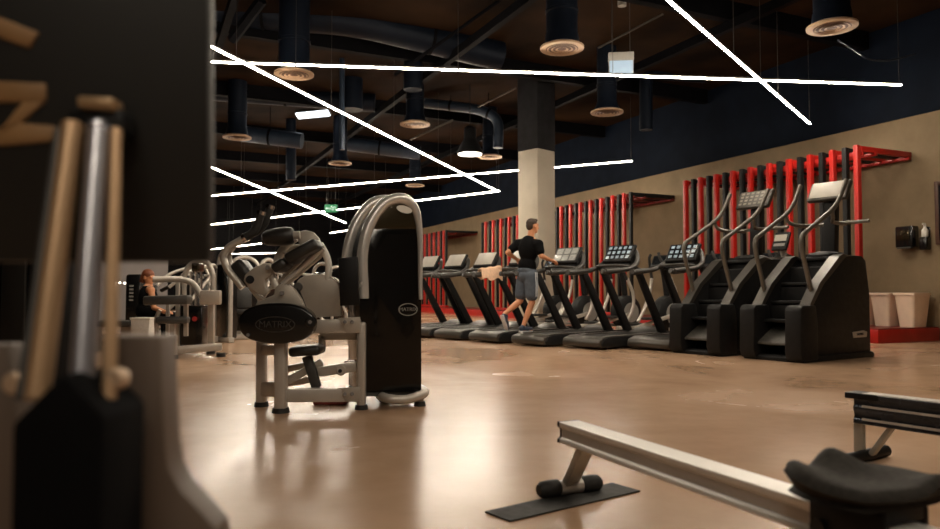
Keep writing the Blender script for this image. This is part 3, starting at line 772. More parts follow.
# towel over the handrail left of the man
tw_t = tm[3]; tz = Matrix.Rotation(TA, 4, 'Z'); tp0 = V(tw_t.location)
towel = thing('towel', 'pale peach towel draped over the treadmill rail just left of the running man', 'towel', tp0 + tz @ V((.48, TW - .02, 1.21)), TA)
mb = MB(); rings = []
for i in range(13):
    x = -.26 + .50 * i / 12; wv = .012 * math.sin(i * 1.7); hb = .065 * i / 12 + .008 * math.sin(i * 1.3)
    out = [(-.085 + wv, -.10 + .03 * math.sin(i * .9)), (-.075, -.05), (-.062, .02), (-.045, .07 + hb), (0, .09 + hb), (.045, .075 + hb), (.062, .02), (.075, -.05), (.085 - wv, -.09 + .02 * math.cos(i))]
    inn = [(a_ * .80, b_ - (.012 if abs(a_) < .05 else 0)) for a_, b_ in out][::-1]
    rings.append([V((x, a_, b_)) for a_, b_ in out + inn])
mb.loft(rings); mb.build('cloth', mat('peach_towel', (.85, .56, .38), .9, var=.1, scale=30, bump=.2), towel, label='pale peach cloth')
# compact exercise bike between the two climbers
bp = P(776, 300, 12.0); bp.z = 0
root = thing('exercise_bike', 'exercise bike seen between the two stair climbers, only its small grey display showing', 'exercise bike', bp, CA)
mb = MB(); mb.beam((-.5, 0, .06), (.6, 0, .06), .12, .1, bevel=.02); mb.beam((-.5, -.25, .04), (-.5, .25, .04), .08, .08); mb.beam((.6, -.25, .04), (.6, .25, .04), .08, .08); mb.build('base_frame', M_CHAR, root)
mb = MB(); mb.lathe([(.02, -.1), (.27, -.1), (.3, 0), (.27, .1), (.02, .1)], (.3, 0, .42), (0, 1, 0)); mb.build('flywheel_cover', M_CHAR, root)
mb = MB(); mb.tube([(.35, 0, .6), (.3, 0, 1.3), (.2, 0, 1.62)], .045, 10, .2); mb.build('mast', M_SIL, root)
mb = MB(); mb.tube([(-.3, 0, .1), (-.38, 0, .95)], .035, 8); mb.build('seat_post', M_SIL, root)
mb = MB(); mb.ell((-.36, 0, 1.0), (.17, .12, .05)); mb.build('saddle', M_VINYL, root)
mb = MB(); mb.tube([(-.05, -.22, 1.5), (.12, -.24, 1.45), (.22, 0, 1.45), (.12, .24, 1.45), (-.05, .22, 1.5)], .024, 8, .1); mb.build('handlebar', M_CHARL, root)
R = Matrix.Rotation(math.radians(25), 3, 'Y')
zc_ = P(787, 241, 12).z
mb = MB(); mb.box((.18, 0, zc_), (.06, .28, .34), R, .02); con = mb.build('console', M_CHAR, root)
mb = MB(); mb.box(V((.18, 0, zc_ + .01)) + R @ V((-.034, 0, .04)), (.006, .22, .12), R); mb.build('display', M_PALE, con)
mb = MB(); mb.box(V((.18, 0, zc_)) + R @ V((-.034, 0, -.08)), (.006, .2, .05), R); mb.build('buttons', M_LGREY, con)

# ================================================================== ROWING MACHINES
def seat_mesh(mb, o, ax, ay, w, l, h):
    """contoured rower seat: ax across, ay along, rounded outline, two raised lobes at the back edge"""
    nu, nv = 26, 22
    o = V(o); ax = V(ax).normalized(); ay = V(ay).normalized(); az = V((0, 0, 1))
    def top(u, v):
        z = .012 + .008 * v
        z += .014 * math.exp(-((u + .82) ** 2) / .05 - ((v - .7) ** 2) / .5)
        z += .032 * math.exp(-((u - .02) ** 2) / .09 - ((v - .85) ** 2) / .35)
        z -= .010 * math.exp(-((u + .45) ** 2) / .02 - ((v - 1) ** 2) / .2)
        z -= .018 * max(0, u - .25) * (1 + v)
        z += .018 * math.exp(-((u - .6) ** 2) / .08 - ((v + .9) ** 2) / .12)
        z -= .010 * math.exp(-(u * u) / .3 - (v + .2) ** 2 / .3)
        return z
    def outline(u, v):
        # square to rounded square
        x = u * math.sqrt(max(0, 1 - v * v * .38)); y = v * math.sqrt(max(0, 1 - u * u * .30))
        y += -.10 * (1 - u * u) * (1 if v > 0 else 0) * abs(v)
        return x * w / 2, y * l / 2
    bm = mb.bm
    T, B = [], []
    for j in range(nv + 1):
        rt, rb = [], []
        for i in range(nu + 1):
            u = -1 + 2 * i / nu; v = -1 + 2 * j / nv
            x, y = outline(u, v)
            edge = max(abs(u), abs(v))
            dz = -.02 * max(0, (edge - .85) / .15) ** 2
            rt.append(bm.verts.new(o + ax * x + ay * y + az * (h + top(u, v) + dz)))
            kx = 1 - .12 * (edge > .99)
            rb.append(bm.verts.new(o + ax * x * kx + ay * y * kx + az * (0 if edge < .99 else .012)))
        T.append(rt); B.append(rb)
    fs = []
    for j in range(nv):
        for i in range(nu):
            fs.append(bm.faces.new((T[j][i], T[j][i + 1], T[j + 1][i + 1], T[j + 1][i])))
            fs.append(bm.faces.new((B[j][i], B[j + 1][i], B[j + 1][i + 1], B[j][i + 1])))
    ring = [(0, i) for i in range(nu)] + [(j, nu) for j in range(nv)] + [(nv, nu - i) for i in range(nu)] + [(nv - j, 0) for j in range(nv)]
    for q in range(len(ring)):
        a, b = ring[q], ring[(q + 1) % len(ring)]
        fs.append(bm.faces.new((T[a[0]][a[1]], B[a[0]][a[1]], B[b[0]][b[1]], T[b[0]][b[1]])))
    bmesh.ops.recalc_face_normals(bm, faces=fs)

RZ = .33
e0 = Zp(569, 421, RZ); e1 = Zp(789, 489, RZ)
rd = (e1 - e0); rd.z = 0; rd.normalize(); rp = V((rd.y, -rd.x, 0))   # rp: to the right of travel towards the lens
rp = V((-rd.y, rd.x, 0))
rroot = thing('rowing_machine', 'rowing machine with a silver rail and black contoured seat in the near foreground', 'rowing machine', V((e0.x, e0.y, 0)))
o = rroot.location.copy()
e2 = e0 + rd * 2.3
mb = MB()
rail = [(-.048, 0), (.048, 0), (.048, -.02), (.036, -.028), (.036, -.062), (.048, -.070), (.048, -.085), (-.048, -.085), (-.048, -.070), (-.036, -.062), (-.036, -.028), (-.048, -.02)]
mb.prism(rail, e0, rp, (0, 0, 1), rd * 2.3, .003, 1); mb.build('rail', M_ALU, rroot, o)
mb = MB()
for s_ in (-1, 1): mb.prism([(s_ * .0355, -.03), (s_ * .0375, -.03), (s_ * .0375, -.06), (s_ * .0355, -.06)], e0 + rd * .01, rp, (0, 0, 1), rd * 2.28)
mb.build('rail_channel', M_ALUS, rroot, o)
mb = MB(); mb.prism([(p[0] * 1.02, p[1] * 1.0) for p in rail], e0 - rd * .012, rp, (0, 0, 1), rd * .014); mb.build('end_cap', M_BLK, rroot, o)
# rear leg
fa, fb = G(541, 499, 0), G(598, 491, 0)
fc = (fa + fb) / 2
fdir = (fb - fa).normalized()
ltop = e0 + rd * .13 + V((0, 0, -.08))
mb = MB(); mb.beam(ltop, V((fc.x, fc.y, .05)), .075, .035, rd, .008); mb.build('rear_leg', M_LEG, rroot, o)
hw = .10
mb = MB(); mb.tube([fc - fdir * hw + V((0, 0, .036)), fc + fdir * hw + V((0, 0, .036))], .03, 16); mb.build('foot_bar', M_SIL, rroot, o)
for s_ in (-1, 1):
    mb = MB(); a_ = fc + fdir * s_ * .055 + V((0, 0, .037)); b_ = fc + fdir * s_ * .155 + V((0, 0, .037))
    d_ = (b_ - a_).normalized()
    mb.lathe([(.030, 0), (.036, .008), (.037, .05), (.034, .085), (.022, .1)], a_, d_, 18); mb.build('rubber_end', M_RUB, rroot, o)
# seat and carriage
sc = Zp(868, 513, RZ); sc = e0 + rd * (sc - e0).dot(rd)
mb = MB(); seat_mesh(mb, sc + V((0, 0, .045)), rp, -rd, .38, .27, .042); mb.build('seat', M_FOAM, rroot, o, smooth=60)
mb = MB(); mb.beam(sc - rd * .10 + V((0, 0, .03)), sc + rd * .10 + V((0, 0, .03)), .13, .055, bevel=.008)
for s_ in (-1, 1): mb.beam(sc - rd * .10 + rp * s_ * .068 + V((0, 0, -.02)), sc + rd * .10 + rp * s_ * .068 + V((0, 0, -.02)), .02, .11, bevel=.004)
mb.build('carriage', M_BLK, rroot, o)
for s_ in (-1, 1):
    for q in (-.07, .07):
        mb = MB(); c_ = sc + rd * q + rp * s_ * .078 + V((0, 0, -.045)); mb.cyl(c_ - rp * .01, c_ + rp * .01, .022, seg=16); mb.build('roller', M_RUB, rroot, o)
# front end of the machine beyond the picture: flywheel and feet
fl = e2 + V((0, 0, .02))
mb = MB(); mb.lathe([(.02, -.09), (.22, -.09), (.25, -.05), (.25, .05), (.22, .09), (.02, .09)], fl + V((0, 0, .12)) + rd * .2, rp); mb.build('flywheel_cage', M_BLK, rroot, o)
mb = MB(); mb.beam(e2 + V((0, 0, -.06)), V((e2.x, e2.y, .03)) + rd * .05, .06, .05, rd); mb.beam(V((e2.x, e2.y, .03)) + rd * .05 - rp * .25, V((e2.x, e2.y, .03)) + rd * .05 + rp * .25, .06, .06, bevel=.01); mb.build('front_leg', M_BLK, rroot, o)
# mat under the foot
mq = [G(485, 513), G(510, 522.5), G(640, 492), G(612, 484)]
mc = sum(mq, V()) / 4
mb = MB(); mb.prism([(q.x - mc.x, q.y - mc.y) for q in mq], (0, 0, .001), (1, 0, 0), (0, 1, 0), (0, 0, .006)); ob = mb.build('floor_mat', M_RUB); ob.location = mc
tag(ob, 'thin black rubber mat on the floor under the foot of the silver rower', 'mat')
rroot.location.z = 0
# second rower at the right
q0 = P(853, 392, 3.75); q1 = P(942, 404, 3.4)
d2 = (q1 - q0); d2.z = 0; d2.normalize(); p2 = V((-d2.y, d2.x, 0)); q0.z = RZ + .0
q0 = P(852, 392, 3.75)
r2 = thing('rowing_machine', 'second rowing machine at the right edge with a dark rail, behind the black seat', 'rowing machine', V((q0.x, q0.y, 0)))
o = r2.location.copy(); z0 = q0.z
rail2 = [(-.05, 0), (.05, 0), (.05, -.02), (.042, -.03), (.042, -.055), (.05, -.065), (.05, -.085), (.042, -.095), (.042, -.12), (.05, -.13), (.05, -.15), (-.05, -.15), (-.05, -.13), (-.042, -.12), (-.042, -.095), (-.05, -.085), (-.05, -.065), (-.042, -.055), (-.042, -.03), (-.05, -.02)]
mb = MB(); mb.prism(rail2, q0 + d2 * .03, p2, (0, 0, 1), d2 * 2.3, .002, 1); mb.build('rail', mat('blue_black_rail', (0.035, 0.042, 0.055), .28, metal=.7, var=.1), r2, o)
mb = MB(); mb.box(q0 + d2 * 1.2 + V((0, 0, .002)), (2.25, .085, .006), Matrix.Rotation(math.atan2(d2.y, d2.x), 3, 'Z')); mb.build('rail_top', M_ALU, r2, o)
mb = MB()
for zz in (-.06, -.125): 
    mb.box(q0 + d2 * 1.2 - p2 * .049 + V((0, 0, zz + .0)), (2.25, .004, .012), Matrix.Rotation(math.atan2(d2.y, d2.x), 3, 'Z')); mb.box(q0 + d2 * 1.2 + p2 * .049 + V((0, 0, zz)), (2.25, .004, .012), Matrix.Rotation(math.atan2(d2.y, d2.x), 3, 'Z'))
mb.build('rail_glint', M_ALUS, r2, o)  # pale strips paint in reflected lines along the dark rail
mb = MB(); mb.prism([(p[0] * 1.1, p[1] * 1.02 + .004) for p in ((-.05, 0), (.05, 0), (.05, -.03), (-.05, -.03))], q0 - d2 * .01, p2, (0, 0, 1), d2 * .16, .004); mb.build('end_cap', M_BLK, r2, o)
mb = MB(); lg = q0 + d2 * .035; mb.beam(V((lg.x, lg.y, z0 - .14)), V((lg.x, lg.y, .03)), .05, .03, p2, .006); mb.build('rear_leg', M_LEG, r2, o)
mb = MB(); mb.beam(q0 + d2 * .20 + V((0, 0, -.145)), V((lg.x, lg.y, .04)) + d2 * .06, .045, .025, d2, .006); mb.build('brace_leg', M_LEG, r2, o)
mb = MB(); mb.tube([V((lg.x, lg.y, .03)) - p2 * .2 + d2 * .03, V((lg.x, lg.y, .03)) + p2 * .2 + d2 * .03], .03, 12); mb.build('foot_bar', M_BLK, r2, o)
x2 = q0 + d2 * 2.25
mb = MB(); mb.beam(V((x2.x, x2.y, z0 - .1)), V((x2.x, x2.y, .03)), .06, .05, d2); mb.beam(V((x2.x, x2.y, .03)) - p2 * .25, V((x2.x, x2.y, .03)) + p2 * .25, .06, .06, bevel=.01); mb.build('front_leg', M_BLK, r2, o)

# ================================================================== CHROME AND BLACK MACHINE (centre left)
MD = 5.35
def A(px, py, dd=0.0): return P(px, py, MD + dd)
mo = V((A(330, 400).x, MD, 0))
mach = thing('strength_machine', 'silver crunch machine with a tall glossy black weight tower, alone on the open floor', 'exercise machine', mo)
def mfin(mb, name, m, parent=None, label=None, smooth=40): return mb.build(name, m, parent or mach, mo, smooth, label)
def pxprism(mb, pts, dd, th, bevel=0.0, seg=2):
    """outline seen in the photo, given its own distance and thickness"""
    vs = [A(x, y, dd) for x, y in pts]
    o = vs[0]
    mb.prism([(v.x - o.x, v.z - o.z) for v in vs], o, (1, 0, 0), (0, 0, 1), (0, th, 0), bevel, seg)
    return mb
# floor frame and legs
def foot(p, w=.10):
    mb = MB(); mb.cyl((p.x, p.y, 0), (p.x, p.y, .035), w * .62, w * .55, 18); mfin(mb, 'rubber_foot', M_RUB)
def leg(pxt, pxb, yt, dd, w):
    b_ = G(pxb, 411); b_ = A(pxb, 400, dd); b_.z = .02
    t_ = A(pxt, yt, dd)
    mb = MB(); mb.beam(b_, t_, w, w * .8, (1, 0, 0), .02, 3); mfin(mb, 'leg', M_SIL); foot(V((b_.x, b_.y, 0)), w)
leg(281, 281, 338, -.16, .105)
leg(262, 261.5, 338, .12, .09)
leg(361.5, 361.5, 322, -.02, .08)
mb = MB(); mb.beam(A(281, 389, -.16), A(262, 389, .12), .05, .11, bevel=.012); mfin(mb, 'leg_brace', M_SIL)
mb = MB(); mb.beam(A(281, 350, -.16), A(262, 350, .12), .05, .08, bevel=.012); mfin(mb, 'leg_brace', M_SIL)
mb = MB(); mb.beam(A(284, 395, -.14), A(361, 394.5, -.02), .07, .10, bevel=.012); mfin(mb, 'lower_beam', M_SIL)
mb = MB(); mb.beam(A(306, 326.5, -.04), A(361, 325.5, -.02), .07, .098, bevel=.012); mfin(mb, 'upper_beam', M_SIL)
for pts in ([(338, 318), (360, 317), (360, 333), (346, 333)], [(337, 388), (360, 387), (360, 402), (346, 402)]):
    mb = MB(); pxprism(mb, pts, -.085, .02, .003); mfin(mb, 'gusset', M_SILD)
mb = MB()
for x, y in ((345, 322), (352, 322), (345, 394), (352, 394)): mb.cyl(A(x, y, -.10), A(x, y, -.08), .014, seg=10)
mfin(mb, 'bolts', M_CHR)
# tower --------------------------------------------------------------------
To = P(358, 400, 5.33); To.z = 0; Tq = P(422, 400, 5.52); Tq.z = 0
ta = math.atan2(Tq.y - To.y, Tq.x - To.x)
tf = V((math.cos(ta), math.sin(ta), 0)); tl_ = V((-tf.y, tf.x, 0))
def T(px, py, off=0.0):
    a_, z_ = onplane(px, py, To, ta); return To + tf * a_ + V((0, 0, z_)) + tl_ * off
arch = [(358.5, 300), (358.5, 258), (363, 233), (371, 214), (382, 200), (392, 194.5), (402, 193.5), (411, 197.5), (417, 207), (420, 222), (421.5, 245), (422, 300)]
def smooth_path(pts, n=4):
    out = []
    for i in range(len(pts) - 1):
        p0 = pts[max(i - 1, 0)]; p1 = pts[i]; p2 = pts[i + 1]; p3 = pts[min(i + 2, len(pts) - 1)]
        for j in range(n):
            t = j / n
            out.append(.5 * ((2 * p1) + (p2 - p0) * t + (2 * p0 - 5 * p1 + 4 * p2 - p3) * t * t + (3 * p1 - p0 - 3 * p2 + p3) * t ** 3))
    out.append(pts[-1]); return out
path = smooth_path([T(x, y, .0) for x, y in arch])
mb = MB(); n_ = len(path)
inner = [p_ + (T(392, 290) - p_).normalized() * (.038 if i < n_ * .62 else .038 - .028 * (i - n_ * .62) / (n_ * .38)) for i, p_ in enumerate(path)]
mb.tube(inner, [.042 if i < n_ * .55 else .042 - .028 * (i - n_ * .55) / (n_ * .45) for i in range(n_)], 14, up=(0, 1, 0)); mfin(mb, 'arch_tube', M_SATIN)
mb = MB(); mb.tube([p_ + tl_ * .40 for p_ in path], .042, 14, up=(0, 1, 0))
mfin(mb, 'arch_tube', M_SATIN)
zb = T(390, 391.5).z
def Tpoly(pts): return [onplane(x, y, To, ta) for x, y in pts]
mb = MB(); mb.prism(Tpoly([(361, 391.5), (360, 300), (360, 256), (364.5, 236), (368, 228), (419.5, 228), (421, 245), (421.5, 300), (421.5, 391.5)]), To + tl_ * .0, tf, (0, 0, 1), tl_ * .012, .004); mfin(mb, 'front_shroud', M_SMOKE)
mb = MB(); mb.prism(Tpoly([(367, 229), (372, 216), (383, 202), (392, 196.5), (402, 195.5), (411, 199), (416.5, 208), (419.5, 222), (420, 229)]), To + tl_ * -.004, tf, (0, 0, 1), tl_ * .03, .004); tp = mfin(mb, 'head_plate', M_BRZ)
mb = MB()
for x, y in ((391, 207.5), (410, 203)):
    c_ = T(x, y, -.006); mb.cyl(c_, c_ - tl_ * .008, .007, seg=10)
mfin(mb, 'screws', M_CHR, tp)
def oval(px, py, ax, ay, off, th, tilt=0.0, n=28):
    a0, z0 = onplane(px, py, To, ta)
    k = 5.42 / F
    return [(a0 + k * (ax * math.cos(t) * math.cos(tilt) - ay * math.sin(t) * math.sin(tilt)), z0 + k * (ax * math.cos(t) * math.sin(tilt) + ay * math.sin(t) * math.cos(tilt))) for t in [2 * PI * i / n for i in range(n)]]
mb = MB(); mb.prism(oval(404, 209.5, 8.2, 3.6, 0, 0, -.22), To - tl_ * .012, tf, (0, 0, 1), tl_ * .012); mfin(mb, 'oval_badge', M_WHITE, tp, 'white oval badge')
# logo on shroud
def ring_prism(mb, outer, inner_, o, ux, uy, ext):
    n = len(outer); bm = mb.bm
    def vv(p, e): return bm.verts.new(V(o) + V(ux) * p[0] + V(uy) * p[1] + V(ext) * e)
    r = [[vv(p, 0) for p in outer], [vv(p, 0) for p in inner_], [vv(p, 1) for p in inner_], [vv(p, 1) for p in outer]]
    fs = []
    for a_, b_ in ((0, 1), (1, 2), (2, 3), (3, 0)):
        for i in range(n): fs.append(bm.faces.new((r[a_][i], r[a_][(i + 1) % n], r[b_][(i + 1) % n], r[b_][i])))
    bmesh.ops.recalc_face_normals(bm, faces=fs)
mb = MB(); ring_prism(mb, oval(408, 309.5, 10.2, 6.4, 0, 0), oval(408, 309.5, 9.3, 5.5, 0, 0), To - tl_ * .004, tf, (0, 0, 1), tl_ * .006)
mb.text('MATRIX', T(408, 309.5, -.004), tf, (0, 0, 1), .028, .004); mfin(mb, 'logo', M_LGREY)
# side and rear shroud, stack and rods inside
mb = MB(); mb.prism(Tpoly([(361, 391.5), (360, 300), (360, 262), (367, 262), (367, 391.5)]), To + tl_ * .02, tf, (0, 0, 1), tl_ * .36, .004); mfin(mb, 'side_shroud', M_BLKG)
mb = MB(); mb.prism(Tpoly([(361, 391.5), (360, 258), (368, 228), (384, 205), (392, 199), (402, 198), (411, 202), (420, 229), (421.5, 391.5)]), To + tl_ * .40, tf, (0, 0, 1), tl_ * .015, .004); mfin(mb, 'rear_shroud', M_BLKG)
mb = MB(); mb.prism(Tpoly([(417, 391.5), (417, 240), (421, 240), (421.5, 391.5)]), To + tl_ * .02, tf, (0, 0, 1), tl_ * .38, .004); mfin(mb, 'side_shroud', M_BLKG)
a0 = onplane(392, 380, To, ta)[0]
for i in range(14):
    mb = MB(); mb.box(To + tf * a0 + tl_ * .2 + V((0, 0, .24 + .046 * i)), (.26, .16, .04), Matrix.Rotation(ta, 3, 'Z'), .004); mfin(mb, 'weight_plate', M_GREY)
for s_ in (-.08, .08):
    mb = MB(); c_ = To + tf * (a0 + s_) + tl_ * .2; mb.cyl(c_ + V((0, 0, .16)), c_ + V((0, 0, 1.4)), .013, seg=12); mfin(mb, 'guide_rod', M_CHR)
mb = MB(); mb.prism(Tpoly([(361, 392), (421, 392), (421, 397), (361, 397)]), To + tl_ * .02, tf, (0, 0, 1), tl_ * .4, .01); mfin(mb, 'tower_base', M_GREY)
mb = MB(); mb.tube([T(383, 397, .1), T(383, 397, -.08), T(400, 398.5, -.11), T(424, 392.5, -.06), T(426, 391, .1), T(426, 391, .3)], .035, 12, .1); mfin(mb, 'bumper_tube', M_SIL)
c_ = T(419, 398, -.02); mb = MB(); mb.cyl((c_.x, c_.y, .03), (c_.x, c_.y, .11), .03); mfin(mb, 'tower_leg', M_SIL); foot(c_, .075)
c_ = T(395, 398, .3); mb = MB(); mb.cyl((c_.x, c_.y, .0), (c_.x, c_.y, .1), .04); mfin(mb, 'tower_leg', M_BLK)
# instruction placard
mb = MB(); pxprism(mb, [(338, 258), (357, 256.5), (359, 305), (340, 306)], -.14, .05, .006); mfin(mb, 'placard', M_BLK)
# oval counterweight with ring and lettering
def sup(cx, cy, ax, ay, n=40, e=.85):
    out = []
    for i in range(n):
        t = 2 * PI * i / n
        out.append((cx + ax * math.copysign(abs(math.cos(t)) ** e, math.cos(t)), cy + ay * math.copysign(abs(math.sin(t)) ** e, math.sin(t))))
    return out
mb = MB(); pxprism(mb, sup(276, 323.5, 38, 20.5), -.30, .13, .02, 3); cw = mfin(mb, 'counterweight', M_BLKG)
def pxring(mb, cx, cy, ax, ay, k, dd, th):
    o_ = A(cx, cy, dd)
    f1 = [(A(x, y, dd).x - o_.x, A(x, y, dd).z - o_.z) for x, y in sup(cx, cy, ax, ay, e=1)]
    f2 = [(A(x, y, dd).x - o_.x, A(x, y, dd).z - o_.z) for x, y in sup(cx, cy, ax - k, ay - k, e=1)]
    ring_prism(mb, f1, f2, o_, (1, 0, 0), (0, 0, 1), (0, th, 0))
mb = MB(); pxring(mb, 275, 324.5, 20, 8, .8, -.304, .006); mb.text('MATRIX', A(275, 324.5, -.302), (1, 0, 0), (0, 0, 1), .045, .006); mfin(mb, 'logo', M_CHARL, cw)
mb = MB(); mb.cyl(A(311, 322, -.3), A(311, 322, -.1), .042, seg=20, bevel=.008); mfin(mb, 'pivot_hub', M_BLKG)
mb = MB(); mb.cyl(A(310, 322, -.315), A(310, 322, -.3), .014, seg=10); mb.cyl(A(248, 335, -.315), A(248, 335, -.29), .012, seg=10); mb.cyl(A(282, 293, -.21), A(282, 293, -.17), .017, seg=10); mb.cyl(A(267.5, 267.5, -.2), A(267.5, 267.5, -.15), .018, seg=10); mfin(mb, 'pivot_bolts', M_CHR)
# plates
mb = MB(); pxprism(mb, [(254, 310), (256, 303), (266, 298), (273.8, 295), (275, 287), (280, 283.6), (288.8, 285), (294.7, 290), (300.7, 299), (309, 318), (300, 322)], -.17, .06, .01); mfin(mb, 'pivot_plate', M_SILD)
mb = MB(); pxprism(mb, [(294.7, 286), (297.7, 280), (303.7, 276), (312.7, 274), (323, 274.3), (330.6, 277), (337.3, 282), (341, 295), (341, 316), (308, 318), (303.7, 301), (297.7, 292)], .0, .05, .01); mfin(mb, 'fan_plate', M_SILD)
mb = MB(); mb.cyl(A(298, 287, -.04), A(298, 287, .02), .034, seg=18, bevel=.006); mfin(mb, 'fan_pivot', M_GREY)
mb = MB(); mb.tube([A(297, 288, -.03), A(301, 297, -.04), A(308, 315, -.05)], .012, 8); mfin(mb, 'cable', M_BLK)
mb = MB(); pxprism(mb, [(243, 280.6), (244.7, 274.7), (252.9, 268), (263.3, 263), (269.3, 263), (272.5, 268), (270.8, 275.4), (264.8, 280), (266, 287), (269.3, 291), (264.8, 296), (257.4, 294), (248.4, 287.4)], -.15, .05, .01); cp_ = mfin(mb, 'cam_plate', M_SILD)
mb = MB(); mb.cyl(A(250, 279.6, -.165), A(250, 279.6, -.1), .03, seg=18); mfin(mb, 'bushing', M_BLK, cp_)
mb = MB(); mb.tube([A(267.5, 267, -.1), A(272, 276, -.1), A(276, 288, -.1)], .028, 12); mb.tube([A(251, 288, -.08), A(258, 297, -.08), A(272, 303, -.08)], .018, 10); mb.tube([A(264, 296, -.1), A(269, 289, -.1), A(274, 285, -.1)], .016, 10); mfin(mb, 'link_tube', M_SIL)
# handle arms
armA = [(247, 237), (233, 245), (227.5, 255), (231, 267), (241, 281)]
armB = [(244.5, 238), (228, 247), (222.5, 256), (227, 269), (243, 288)]
for arm, grip, dd in ((armA, [(270, 208), (263.5, 227), (247, 237)], .02), (armB, [(261, 214), (255.5, 231), (244.5, 238)], -.12)):
    mb = MB(); mb.tube([A(x, y, dd) for x, y in arm], .026, 12, .08); ar = mfin(mb, 'handle_arm', M_SIL)
    mb = MB(); mb.tube([A(x, y, dd) for x, y in grip], .031, 12, .06); mfin(mb, 'grip', M_RUB, ar)
    mb = MB(); g0, g1 = A(*grip[0], dd), A(*grip[1], dd); dn = (g0 - g1).normalized(); mb.cyl(g0 - dn * .005, g0 + dn * .022, .033, seg=16); mfin(mb, 'collar', M_CHR, ar)
    mb = MB(); c0_, c1_ = A(*grip[2], dd), A(*arm[1], dd); dn = (c1_ - c0_).normalized(); mb.cyl(c0_ - dn * .01, c0_ + dn * .014, .034, seg=16); mfin(mb, 'collar', M_CHR, ar)
mb = MB(); mb.beam(A(238, 262, -.02), A(255, 285, -.02), .20, .10, (0, 0, 1), .03, 3); mfin(mb, 'elbow_pad', M_VINYL)
# head roll, bracket, back pad
mb = MB(); a_, b_ = A(264, 238, -.05), A(294, 235.5, -.05); dn = (b_ - a_).normalized(); L_ = (b_ - a_).length
mb.lathe([(.02, -.01), (.045, 0), (.058, .025), (.068, .1), (.070, L_ * .75), (.062, L_ - .015), (.045, L_)], a_, dn, 24); mfin(mb, 'head_roll', M_VINYL)
mb = MB(); mb.cyl(A(293, 235.5, -.05), A(300, 235, -.05), .03); mb.tube([A(296, 238, .1), A(285, 246, .1), A(277, 258, .1), A(277, 272, .1)], .03, 12, .1); mfin(mb, 'roll_axle', M_SIL)
mb = MB(); pxprism(mb, [(296, 236), (298, 232), (305, 230), (313, 232), (318.7, 238), (321.5, 246.5), (318, 253), (302, 252)], -.02, .04, .008); mfin(mb, 'roll_bracket', M_SILD)
mb = MB(); mb.beam(A(289.5, 260.5, -.1), A(320, 243.5, -.1), .26, .082, (0, 0, 1), .025, 3); mfin(mb, 'back_pad', M_VINYL)
mb = MB(); mb.beam(A(276, 270, -.1), A(289, 262, -.1), .24, .075, (0, 0, 1), .025, 3); mfin(mb, 'lumbar_pad', M_VINYL)
mb = MB(); mb.tube([A(283, 284, -.05), A(323, 248, -.05)], .022, 10); mb.tube([A(288, 283, .08), A(325, 252, .08)], .018, 10); mb.tube([A(276, 284, -.02), A(300, 262, -.02)], .016, 10); mfin(mb, 'pad_rail', M_SIL)
mb = MB(); mb.tube([A(320, 244, .02), A(326, 254, .02), A(329, 264, .02), A(328, 280, .02)], .026, 12, .1); mfin(mb, 'curved_link', M_WHITE)
mb = MB(); mb.tube([A(275, 268, .14), A(281, 254, .14), A(293, 247, .14), A(312, 247, .14)], .024, 10, .1); mb.tube([A(285, 258, .02), A(300, 248, .02)], .014, 8); mb.tube([A(283, 252, .05), A(297, 258, .05)], .012, 8); mfin(mb, 'support_tube', M_SIL)
mb = MB(); pxprism(mb, [(328, 275), (340, 266), (342, 280)], .02, .05, .006); mfin(mb, 'pulley_guard', M_BLK)
# seat assembly
mb = MB(); mb.beam(A(292, 351, -.02), A(323, 349, -.02), .26, .075, (0, 0, 1), .03, 3); mfin(mb, 'seat', M_VINYL)
mb = MB(); mb.beam(A(307, 356, -.02), A(317, 388, -.02), .07, .07, (1, 0, 0), .012); mfin(mb, 'seat_post', M_GREY)
mb = MB(); mb.beam(A(287, 381, .03), A(322, 362, .03), .05, .06, bevel=.01); mb.beam(A(286, 369, .15), A(312, 364, .15), .05, .05, bevel=.01); mb.beam(A(285, 384, .2), A(312, 379, .2), .05, .05, bevel=.01); mfin(mb, 'cross_brace', M_SILD)
mb = MB(); mb.beam(A(318, 372, .0), A(357, 366, .0), .05, .075, bevel=.012); mfin(mb, 'pivot_arm', M_SIL)
mb = MB(); mb.cyl(A(341, 370.5, -.05), A(341, 370.5, .03), .038, seg=18, bevel=.006); mfin(mb, 'pivot_disc', M_SILD)
mb = MB(); mb.cyl(A(340, 371, -.06), A(340, 371, -.04), .015, seg=10); mfin(mb, 'pivot_cap', M_BLK)
mb = MB(); mb.beam(A(322, 334, .08), A(322, 352, .08), .05, .05, (1, 0, 0), .01); mb.beam(A(320, 336, .08), A(357, 336, .08), .05, .06, bevel=.01); mfin(mb, 'seat_bracket', M_SILD)
mb = MB(); mb.tube([A(345, 364, .05), A(351, 363, .05), A(357, 362, .05)], .02, 10); mfin(mb, 'hook', M_CHR)
rb = G(328, 406.5); 
mb = MB(); mb.box((0, 0, .028), (.25, .16, .05), None, .008); ob = mb.build('foot_block', mat('faded_red_block', (0.20, 0.03, 0.025), .6, var=.2, scale=20)); ob.location = V((rb.x, rb.y + .13, 0)); tag(ob, 'low dull red block on the floor under the beam of the silver crunch machine', 'block')

